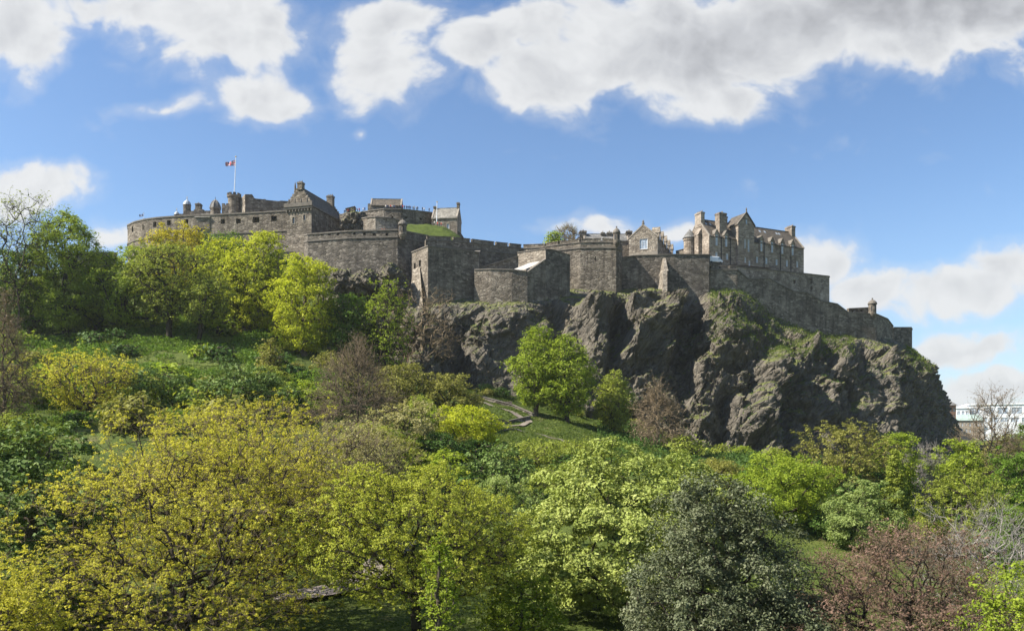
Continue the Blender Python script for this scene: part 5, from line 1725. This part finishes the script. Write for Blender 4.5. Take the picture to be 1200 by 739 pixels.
    if leaf:
        if bear < 1: ends = ends[rng.random(len(ends)) < bear]
        area = 4 * R * H
        if per is None:
            per = int(np.clip(density * 3.6 * area / (ls * ls * .5) / max(1, len(ends)), 4, 240))
        k = np.repeat(np.arange(len(ends)), per)
        cl = clump * (1 if not twigs else .55)
        g = rng.normal(size=(len(k), 3)); g *= (rng.random((len(k), 1)) ** .33) / (np.linalg.norm(g, axis=1)[:, None] + 1e-9)
        g *= np.array([1, 1, flat]) * cl * rng.uniform(.45, 1.45, (len(ends), 1))[k]
        g[:, 2] -= droop * np.hypot(g[:, 0], g[:, 1])
        C = ends[k] + g
        ow = (C - cen) / np.array([R, Ry, H * .5]); ow /= np.linalg.norm(ow, axis=1)[:, None] + 1e-9
        gn = g / (np.linalg.norm(g, axis=1)[:, None] + 1e-9)
        V, Fc = leaves(C, ls, rng, np.array([0, 0, up]) + .35 * ow + .35 * gn, .55)
        link('crown', raw_mesh('crown', V + off, Fc), M[leaf], root)
    return root


def T(*a, **k):
    tree(*a, **k)

LIME = 'lime trees below the round battery'
# --- left hillside
T('tall_tree', 'tall thinly leaved tree with dark limbs at the left edge of the sky', 8, 226, 105, 205, 'l_olivegreen', 1, 'vase', n=460, cb=.32, bark='bark_dark', twr=.12, twigs=3, twig_len=2.0, per=2, lsize=.42, clump=1.2, gap=.25, bf=.3, rtrunk=.3)
T('broadleaf_tree', 'full green tree on the skyline left of the round battery', 78, 250, 88, 212, 'l_spring', 2, 'round', cb=.05, clump=1.7, bark='bark_dark', lump=.4)
T('broadleaf_tree', 'low dark tree in shade at the left edge under the tall thin tree', 30, 288, 84, 214, 'l_green', 3, 'round', cb=.1, clump=1.5)
T('broadleaf_tree', 'dim bushy tree against the plain esplanade wall', 112, 318, 58, 220, 'l_green', 4, 'round', cb=.1, clump=1.4)
T('lime_tree', 'spring green tree with a straight dark trunk leftmost below the round battery', 150, 288, 90, 215, 'l_spring', 5, 'round', cb=.05, clump=1.5, bark='bark_dark', group=LIME, lump=.35)
T('lime_tree', 'thin olive tree with a forked dark trunk standing before the round battery', 198, 287, 84, 208, 'l_olivegreen', 6, 'vase', cb=.24, clump=1.2, bark='bark_dark', group=LIME, density=.5, twigs=2, twig_len=1.6, bf=.18)
T('lime_tree', 'golden topped tree crowning the row below the round battery', 212, 262, 82, 240, 'l_gold', 7, 'round', cb=.05, clump=1.6, group=LIME)
T('lime_tree', 'mid green tree peeping between the lime green crowns', 243, 272, 60, 248, 'l_green', 8, 'round', cb=.05, clump=1.6, group=LIME)
T('lime_tree', 'dark green crown highest behind the lime green row', 270, 271, 50, 254, 'l_green', 9, 'round', cb=.05, clump=1.5, group=LIME)
T('lime_tree', 'bright lime green tree to the right of the leaning trunk', 256, 279, 64, 230, 'l_lime', 10, 'column', cb=.05, clump=1.5, group=LIME)
T('lime_tree', 'leaning tree with a pale thin crown and a slanted dark trunk', 232, 318, 60, 206, 'l_olivegreen', 11, 'round', cb=.3, clump=1.2, lean=(.5, 0), bark='bark_dark', group=LIME, density=.55)
T('lime_tree', 'tallest bright lime green tree in the middle of the row', 300, 271, 78, 228, 'l_lime', 12, 'column', cb=.05, clump=1.6, group=LIME, lump=.35)
T('lime_tree', 'darker green tree hugging the right side of the lime green row', 322, 292, 44, 232, 'l_spring', 13, 'column', cb=.1, clump=1.4, group=LIME)
T('lime_tree', 'shaded bushy tree filling the gap under the lime green row', 276, 335, 60, 233, 'l_deep', 113, 'round', cb=.05, clump=1.4, group=LIME)
T('poplar_tree', 'bright yellow green columnar tree in front of the bastion foot', 357, 298, 76, 212, 'l_lime', 14, 'column', cb=.06, clump=1.5, lump=.4)
T('broadleaf_tree', 'dark green rounded tree beside the columnar bright tree', 408, 342, 64, 216, 'l_green', 15, 'round', cb=.05, clump=1.5)
T('birch_tree', 'slim yellow tipped tree with bare dark stems at the bastion foot', 452, 331, 52, 214, 'l_spring', 16, 'column', cb=.12, clump=1.0, density=.45, twigs=2, twig_len=1.3, bark='bark_dark')
T('bare_tree', 'leafless brown twiggy tree clinging to the rock under the sunlit bastion face', 494, 342, 76, 232, 'l_brown', 17, 'round', n=420, cb=.12, bark='twig_brown', twr=.12, twigs=3, twig_len=1.7, per=1, lsize=.34, clump=.9)
T('broadleaf_tree', 'shady green bush tree behind the dark rounded tree', 430, 380, 54, 222, 'l_deep', 18, 'round', cb=.03, clump=1.4)
# --- lower slope on the left
T('bare_tree', 'tall leafless brown tree at the left edge below the slope', 6, 345, 66, 118, 'l_brown', 20, 'larch', n=620, cb=.12, bf=.5, rtrunk=.22, bark='bark', twigmat='twig_brown', twr=.12, twigs=5, twig_len=1.1, per=1, lsize=.22, clump=.5)
T('flowering_tree', 'yellow flowering tree with visible branches on the lower left slope', 98, 420, 122, 132, 'l_maple', 21, 'vase', n=520, cb=.15, clump=.7, twigs=2, density=.55, lsize=.27, bark='bark')
T('chestnut_tree', 'dark green clumpy tree right of the yellow flowering tree', 178, 424, 96, 140, 'l_chestdark', 22, 'dome', n=150, cb=.05, clump=1.3, droop=.4, flat=.4, lsize=.42, up=1.0)
T('chestnut_tree', 'broad dark green clumpy tree under the small grey sapling', 282, 424, 112, 138, 'l_chestdark', 23, 'dome', n=170, cb=.05, clump=1.3, droop=.4, flat=.4, lsize=.42, up=1.0)
T('olive_bush', 'olive yellow bush behind the broad dark clumpy tree', 312, 428, 54, 160, 'l_olivegreen', 24, 'round', cb=.05, clump=1.0, cat='bush')
T('sapling', 'small pale grey green sapling on the slope under the bench', 317, 396, 27, 178, 'l_olive', 25, 'column', cb=.12, clump=.7, density=.7)
T('conifer_tree', 'small dark green conifer left of the brown conical tree', 350, 456, 42, 140, 'l_conifer', 26, 'cone', cb=.02, clump=.7)
T('olive_bush', 'grey olive bush on the slope left of the brown conical tree', 392, 410, 52, 175, 'l_olive', 27, 'round', cb=.03, clump=1.1, density=.7, cat='bush')
T('green_bush', 'fresh green low bush in the dip left of the brown conical tree', 372, 432, 58, 165, 'l_green', 28, 'round', cb=.02, clump=1.0, cat='bush')
T('bare_tree', 'brown leafless conical tree standing alone in the middle left', 418, 397, 98, 138, 'l_brown', 29, 'larch', n=700, cb=.08, bark='bark', twigmat='twig_brown', twr=.12, twigs=5, twig_len=1.3, per=1, lsize=.17, clump=.5, bear=.6, bf=.5, rtrunk=.22)
T('olive_bush', 'olive bush at the cliff foot right of the brown conical tree', 470, 425, 66, 180, 'l_olive', 30, 'round', cb=.03, clump=1.2, density=.8, cat='bush')
T('olive_bush', 'yellowish olive tree at the left end of the zigzag path', 524, 436, 74, 182, 'l_olive', 31, 'dome', cb=.05, clump=1.1, cat='tree')
T('olive_bush', 'low olive green bush just below the lone boulder', 496, 462, 56, 170, 'l_olivegreen', 131, 'dome', cb=.03, clump=1.1, cat='bush')
T('cream_tree', 'pale cream budding rounded tree right of the brown conical tree', 478, 472, 80, 132, 'l_cream', 32, 'round', cb=.12, clump=.8, bark='bark_dark', density=.7, twigs=2, twig_len=.8)
T('bright_tree', 'vivid green tree left of the grass slope with the zigzag path', 546, 472, 76, 140, 'l_lime', 33, 'round', cb=.08, clump=1.0, lump=.35)
T('green_bush', 'dark green bush tucked under the vivid green tree', 518, 505, 66, 130, 'l_deep', 34, 'dome', cb=.03, clump=.9, cat='bush')
T('chestnut_bush', 'low yellow green chestnut crown in front of the pale cream tree', 515, 522, 78, 112, 'l_spring', 35, 'dome', n=140, cb=.05, clump=1.1, droop=.4, flat=.4, lsize=.38, up=1.0)
T('chestnut_tree', 'green chestnut crown left of the large pale chestnut', 588, 516, 84, 116, 'l_chestdark', 36, 'dome', n=150, cb=.05, clump=1.15, droop=.4, flat=.4, lsize=.38, up=1.0)
T('olive_bush', 'soft yellow green bush behind the large pale chestnut', 632, 512, 82, 138, 'l_olivegreen', 37, 'dome', cb=.02, clump=1.0, cat='bush')
T('olive_bush', 'yellow green hedge like bush at the bottom of the grass slope', 678, 512, 66, 145, 'l_olivegreen', 38, 'dome', cb=.02, clump=1.0, cat='bush')
T('willow_tree', 'pale silvery green willow below the green chestnut crown', 590, 556, 92, 96, 'l_willow', 39, 'dome', cb=.03, clump=.8, droop=.2)
T('olive_bush', 'brownish olive thicket between the cream tree and the maples', 448, 505, 86, 112, 'l_olive', 40, 'dome', cb=.03, clump=.8, density=.6, twigs=2, twig_len=.8, cat='bush')
T('olive_bush', 'green bush on the left edge above the dark chestnut', 14, 482, 66, 105, 'l_olivegreen', 41, 'dome', cb=.02, clump=.9, cat='bush')
# --- centre and right below the crag
T('sycamore_tree', 'bright green left half of the big pair of trees under the cliff', 628, 380, 58, 206, 'l_spring', 42, 'column', cb=.12, clump=1.5, lump=.4)
T('sycamore_tree', 'yellower right half of the big pair of trees under the cliff', 664, 392, 62, 203, 'l_spring', 43, 'round', cb=.08, clump=1.5, lump=.4, bark='bark_dark')
T('broadleaf_tree', 'dim green tree in shade against the cliff right of the big pair', 720, 432, 46, 214, 'l_olivegreen', 44, 'column', cb=.03, clump=1.4)
T('bare_tree', 'bushy russet brown tree standing against the dark cliff', 771, 445, 56, 190, 'l_brown', 45, 'larch', n=420, cb=.05, bark='twig_brown', twr=.13, twigs=4, twig_len=1.4, per=1, lsize=.3, clump=.9, lump=.5)
T('broadleaf_tree', 'yellow green broad tree under the cliff right of the dark holly', 918, 527, 118, 112, 'l_spring', 46, 'dome', cb=.12, clump=1.1, bark='bark_dark')
T('amber_tree', 'amber brown spring tree with visible limbs under the crag', 990, 498, 90, 142, 'l_olive', 47, 'round', cb=.12, clump=.9, density=.6, twigs=2, twig_len=1.0, bark='bark')
T('bright_tree', 'bright green tree behind the slim conical tree on the right', 1046, 507, 60, 148, 'l_spring', 48, 'round', cb=.05, clump=1.0)
T('conifer_tree', 'slim olive conical tree beside the bright green tree', 1049, 526, 38, 104, 'l_olivegreen', 49, 'cone', n=260, cb=.02, clump=.55, lump=.1, density=1.6)
T('willow_tree', 'pale sage green rounded tree above the copper coloured tree', 1008, 560, 84, 104, 'l_willow', 50, 'dome', cb=.03, clump=.85)
T('grey_thicket', 'bare grey twiggy thicket at the right foot of the crag', 1082, 524, 50, 152, None, 51, 'dome', n=320, cb=.05, bark='bark_grey', twigs=6, twig_len=1.0, cat='bush')
T('bright_tree', 'vivid green tree at the right foot of the crag', 1122, 513, 62, 150, 'l_spring', 52, 'round', cb=.05, clump=1.0, lump=.4)
T('bare_tree', 'tall bare tree with a straight trunk in front of the distant offices', 1163, 458, 66, 150, 'l_brown', 53, 'column', n=420, cb=.22, bark='bark', twigmat='twig_brown', twr=.12, twigs=4, twig_len=1.4, bf=.5, rtrunk=.2, per=1, lsize=.22, clump=.5, gap=.2)
T('broadleaf_tree', 'full green tree cut by the right edge of the view', 1204, 520, 88, 122, 'l_green', 54, 'dome', cb=.05, clump=1.0)
T('olive_bush', 'wide yellow olive tree in the middle right above the copper tree', 1128, 552, 108, 108, 'l_olivegreen', 55, 'dome', cb=.04, clump=.9, density=.75, twigs=2, twig_len=.8)
T('olive_bush', 'brown olive thicket under the tall bare tree', 1172, 508, 62, 158, 'l_olive', 56, 'dome', cb=.03, clump=1.0, cat='bush')
T('broadleaf_tree', 'small green tree on the far right skyline before the offices', 1206, 490, 50, 190, 'l_green', 57, 'dome', cb=.03, clump=1.2)
T('green_bush', 'shaded dark bush between the broad yellow green tree and the sage tree', 975, 588, 60, 108, 'l_deep', 58, 'dome', cb=.02, clump=.85, cat='bush')
T('green_bush', 'deep green bush under the amber brown tree', 1012, 548, 90, 140, 'l_deep', 59, 'dome', cb=.02, clump=1.0, cat='bush')
T('green_bush', 'leafy bush lit on the lawn behind the copper tree on the right', 1178, 592, 84, 102, 'l_green', 60, 'dome', cb=.02, clump=.85, cat='bush')
T('broadleaf_tree', 'small yellow green tree growing behind the battlemented curtain wall', 648, 271, 24, 292, 'l_spring', 61, 'dome', n=160, cb=.1, clump=1.3, base=80)
T('bare_tree', 'small bare tree beside the green one behind the curtain wall', 667, 265, 28, 296, 'l_olive', 62, 'round', n=260, cb=.15, base=79, bark='twig_brown', twigs=4, twig_len=1.3, per=1, lsize=.3, clump=.6)

# --- the thicket between the named trees: a few shrubs, copied
def copy_tree(o, parent=None):
    c = o.copy(); COL.objects.link(c)
    if parent is not None: c.parent = parent
    for ch in o.children: copy_tree(ch, c)
    return c


def thicket(kinds, spots, seed):
    r = random.Random(seed)
    protos = {}
    for i, (px, Y, h, kind) in enumerate(spots):
        leaf, label, group = kinds[kind]
        x, y, z = onground(px, Y)
        if kind not in protos:
            protos[kind] = tree('shrub', label, px, HY - (z + h - CAMZ) * F / Y, h * 1.35 * F / Y, Y, leaf, 300 + seed * 10 + kind, 'round', n=90, cb=.02, clump=1.0, lsize=.3, density=.9, lump=.6, flat=.5, up=.9, group=group, cat='shrub')
            protos[kind]['h0'] = h
            continue
        o = copy_tree(protos[kind]); del o['h0']
        s = h / protos[kind]['h0']
        o.location = (x, y, z - .2); o.rotation_euler = (0, 0, r.uniform(0, 6.28)); o.scale = (s * r.uniform(.9, 1.3), s * r.uniform(.9, 1.2), s)
    for p in protos.values():
        if 'h0' in p: del p['h0']


_KINDS = [('l_spring', 'fresh green shrub in the thicket on the lower slope', 'fresh green shrubs of the lower slope thicket'),
          ('l_olivegreen', 'yellowish olive shrub in the thicket on the lower slope', 'yellowish shrubs of the lower slope thicket'),
          ('l_deep', 'dark green shrub in the thicket on the lower slope', 'dark shrubs of the lower slope thicket'),
          ('l_olive', 'brownish olive shrub in the thicket on the lower slope', 'brownish shrubs of the lower slope thicket')]
_tr = random.Random(77)
_sp = []
for k in range(52):
    px = _tr.uniform(-20, 560)
    Y = _tr.uniform(96, 150) if px < 330 else _tr.uniform(100, 215)
    _sp.append((px, Y, _tr.choice([2.0, 3.0, 4.2, 6.0]) * _tr.uniform(.85, 1.2), _tr.choices([0, 1, 2, 3], [3, 3, 3, 2])[0]))
for k in range(14):
    _sp.append((_tr.uniform(550, 720), _tr.uniform(100, 142), _tr.uniform(2, 3.4), _tr.choice([1, 2, 2, 3])))
for k in range(16):
    _sp.append((_tr.uniform(560, 800), _tr.uniform(224, 236), _tr.uniform(2, 4), _tr.choice([1, 2, 2, 3])))
thicket(_KINDS, _sp, 1)
_KINDS2 = [(a, b.replace('on the lower slope', 'at the right foot of the crag'), c.replace('lower slope thicket', 'thicket at the right foot of the crag')) for a, b, c in _KINDS]
_sp = []
for k in range(46):
    px = _tr.uniform(800, 1260)
    _sp.append((px, _tr.uniform(112, 225), _tr.uniform(2.4, 5.0), _tr.choices([0, 1, 2, 3], [2, 3, 3, 2])[0]))
thicket(_KINDS2, _sp, 2)
_KINDS3 = [(a, b.replace('in the thicket on the lower slope', 'on the grass hillside below the round battery'), c.replace('lower slope thicket', 'hillside below the round battery')) for a, b, c in _KINDS]
_sp = []
for k in range(84):
    px = _tr.uniform(-20, 350)
    _sp.append((px, _tr.uniform(158, 228), _tr.choice([1.4, 2.2, 3.2, 4.6]) * _tr.uniform(.85, 1.2), _tr.choices([0, 1, 2, 3], [3, 2, 4, 2])[0]))
thicket(_KINDS3, _sp, 3)
# --- foreground
T('chestnut_tree', 'large dark green chestnut with pale highlights at the left edge', 38, 484, 250, 73, 'l_chestdark', 70, 'dome', n=380, density=1.5, cb=.05, clump=1.45, droop=.45, flat=.4, lump=.5, lsize=.40, up=1.0)
T('maple_tree', 'huge yellow flowering maple with dark spreading branches in the left foreground', 224, 494, 316, 63, 'l_maple', 71, 'dome', n=1900, cb=.10, clump=.38, twigs=5, twig_len=.85, per=17, lsize=.13, bark='bark_dark', twigmat='twig_brown', bf=.34, lump=.55, bear=.5, rtrunk=.42)
T('maple_tree', 'yellow flowering maple rising highest behind the huge left one', 292, 478, 250, 74, 'l_maple', 72, 'dome', n=1700, cb=.22, clump=.42, twigs=5, twig_len=.9, per=14, lsize=.145, bark='bark_dark', twigmat='twig_brown', bf=.34, lump=.55, bear=.5, rtrunk=.40)
T('cream_tree', 'cream coloured budding tree in front of the brown conical tree', 405, 500, 120, 92, 'l_cream', 73, 'vase', n=1200, cb=.12, clump=.5, twigs=4, twig_len=1.0, per=5, lsize=.17, bark='bark', twigmat='twig_brown', bf=.34, lump=.5, bear=.8)
T('maple_tree', 'green gold maple with a dark forked trunk at the bottom centre', 492, 552, 236, 62, 'l_maplegreen', 74, 'dome', n=1600, cb=.34, clump=.5, twigs=4, twig_len=.75, per=20, lsize=.14, bark='bark_dark', bf=.34, lump=.55, bear=.55, rtrunk=.40)
T('poplar_sapling', 'upright fresh green sapling in front of the forked maple trunk', 515, 622, 44, 52, 'l_spring', 75, 'column', n=260, cb=.05, clump=.32, lsize=.16, density=.45)
T('chestnut_tree', 'large pale green domed chestnut in the right centre foreground', 738, 508, 250, 76, 'l_chest', 76, 'dome', n=680, cb=.08, clump=1.15, droop=.45, flat=.42, lump=.4, lsize=.27, up=.95, density=1.7, rtrunk=.34, bark='bark_dark', shell=.38)
T('holly_tree', 'dark glossy holly with silvery leaves in the right foreground', 862, 556, 240, 54, 'l_holly', 77, 'holly', n=1100, cb=.02, clump=.75, lsize=.16, lump=.4, flat=.8, lean=(-.22, 0), bark='bark_dark')
T('copper_tree', 'russet copper leaved tree at the bottom right', 1062, 628, 228, 54, 'l_copper', 78, 'dome', n=1500, cb=.08, clump=.5, twigs=5, twig_len=.75, per=8, lsize=.14, lump=.5, bear=.5, twigmat='twig_brown', bf=.36, bark='bark_dark')
T('bare_tree', 'pale grey leafless branches fanning out behind the copper tree', 1150, 592, 150, 60, None, 79, 'vase', n=520, cb=.10, bark='bark_grey', twr=.13, twigs=4, twig_len=.8, bf=.4, rtrunk=.14)
T('flowering_shrub', 'low yellow flowering shrub in the bottom left corner', 16, 668, 110, 50, 'l_maple', 81, 'dome', n=620, cb=.04, clump=.45, lsize=.14, twigs=2, twig_len=.5, per=10, cat='shrub')
T('green_bush', 'low leafy bush between the forked maple and the large pale chestnut', 612, 668, 96, 66, 'l_spring', 82, 'dome', n=300, cb=.03, clump=.6, lsize=.2, cat='bush')
T('green_bush', 'light yellow green bush in the bottom right corner', 1192, 655, 110, 46, 'l_spring', 80, 'dome', n=520, cb=.04, clump=.5, lsize=.15, density=.6, cat='bush')

# ------------------------------------------------------------------ undergrowth and turf
def tufts(name, C, mat, size, seed, upright=.5, kind='stuff'):
    rng = np.random.default_rng(seed)
    nr = rng.normal(size=(len(C), 3)) * np.array([1, 1, 1 - upright]); nr[:, 2] += (1 - upright) * .8
    V, Fc = leaves(C, size, rng, nr, .35)
    return tag(link(name, raw_mesh(name, V, Fc), M[mat]), kind=kind)


def scatter_ground(n, pxr, Yr, seed, f=lambda p: p > .0, scale=.12, hmax=.6, lift=.0):
    rng = np.random.default_rng(seed)
    px = rng.uniform(*pxr, n); Y = rng.uniform(*Yr, n)
    x = (px - CX) / F * Y
    nz = fbm(np.stack([x * scale, Y * scale, np.full(n, seed * 1.3)], 1), 3)
    k = f(nz)
    x, Y, nz = x[k], Y[k], nz[k]
    z = gz_arr(x, Y)
    return np.stack([x, Y, z + lift + rng.random(len(x)) * hmax * np.clip(nz + .3, .1, 1.2)], 1)


tufts('undergrowth', scatter_ground(180000, (-140, 345), (125, 238), 1, lambda p: p > -.12, .10, 2.6), 'l_green', .46, 1)
tufts('undergrowth', scatter_ground(24000, (340, 560), (130, 225), 2, lambda p: p > .0, .14, 1.8), 'l_deep', .40, 2)
tufts('grass', scatter_ground(130000, (-140, 345), (120, 240), 3, lambda p: p < .2, .08, .45), 'l_grass', .36, 3, .8)
tufts('grass', scatter_ground(60000, (540, 790), (150, 236), 4, lambda p: p > -9, .08, .4), 'l_grass', .34, 4, .8)
tufts('grass', scatter_ground(60000, (250, 1250), (70, 135), 5, lambda p: p > -9, .08, .18), 'l_grass', .2, 5, .8)
tufts('ground_cover', scatter_ground(70000, (700, 1420), (135, 232), 6, lambda p: p > -.25, .10, 2.6), 'l_deep', .5, 6)

# turf and ivy on the ledges of the crag
_rng = np.random.default_rng(21)
_qx = CX + F * ROCK_C[:, 0] / ROCK_C[:, 1]; _qy = HY - F * (ROCK_C[:, 2] - CAMZ) / ROCK_C[:, 1]
_gn = fbm(ROCK_C * .11 + 4, 4)
_vis = (_qx > 318) & (_qx < 1140) & (_qy > 320) & (ROCK_N[:, 1] < .5)
_pg = (ROCK_N[:, 2] + .7 * _gn > .86)
def _rocktufts(name, mask, n, mat, size, seed, hgt):
    idx = np.where(mask)[0]
    w = ROCK_A[idx]; ch = _rng.choice(idx, n, p=w / w.sum())
    C = ROCK_C[ch] + _rng.normal(size=(n, 3)) * .25 + ROCK_N[ch] * _rng.random((n, 1)) * hgt + np.array([0, 0, 1]) * _rng.random((n, 1)) * hgt * .7
    tufts(name, C, mat, size, seed, .6)
_crown = ((_qx > 832) & (_qx < 915) & (_qy > 334) & (_qy < 402)) | ((_qx > 880) & (_qx < 1000) & (_qy > 360) & (_qy < 420)) | ((_qx > 1060) & (_qy < 440))
_rocktufts('ledge_grass', _vis & _pg, 17000, 'l_dry', .34, 31, .35)
_rocktufts('ledge_grass', _vis & _crown & (ROCK_N[:, 2] + .5 * _gn > .06), 66000, 'l_grass', .36, 32, .6)
_rocktufts('ivy', _vis & (_gn > .42) & (_qy > 360) & (ROCK_N[:, 2] > .1), 11000, 'l_deep', .36, 33, .5)

# ------------------------------------------------------------------ thin spring haze over the garden and the town
def haze(density):
    z0 = min(float(GZ.min()), float(ROCK_V[:, 2].min())) - 1.0
    m = MB()
    fr_ = frame((0, 0, 0), (1, 0))
    m.box(fr_, -7000, 7000, -2600, 8200, z0, 140.0)
    mat = bpy.data.materials.new('haze')
    mat.use_nodes = True
    g = NT(mat.node_tree)
    v = g.n('ShaderNodeVolumePrincipled', {'Color': (.93, .96, 1.0, 1), 'Density': density, 'Anisotropy': 0.35})
    out = g.n('ShaderNodeOutputMaterial')
    mat.node_tree.links.new(v.outputs[0], out.inputs['Volume'])
    o = m.build('haze', mat)
    tag(o, kind='stuff')


haze(0.00007)
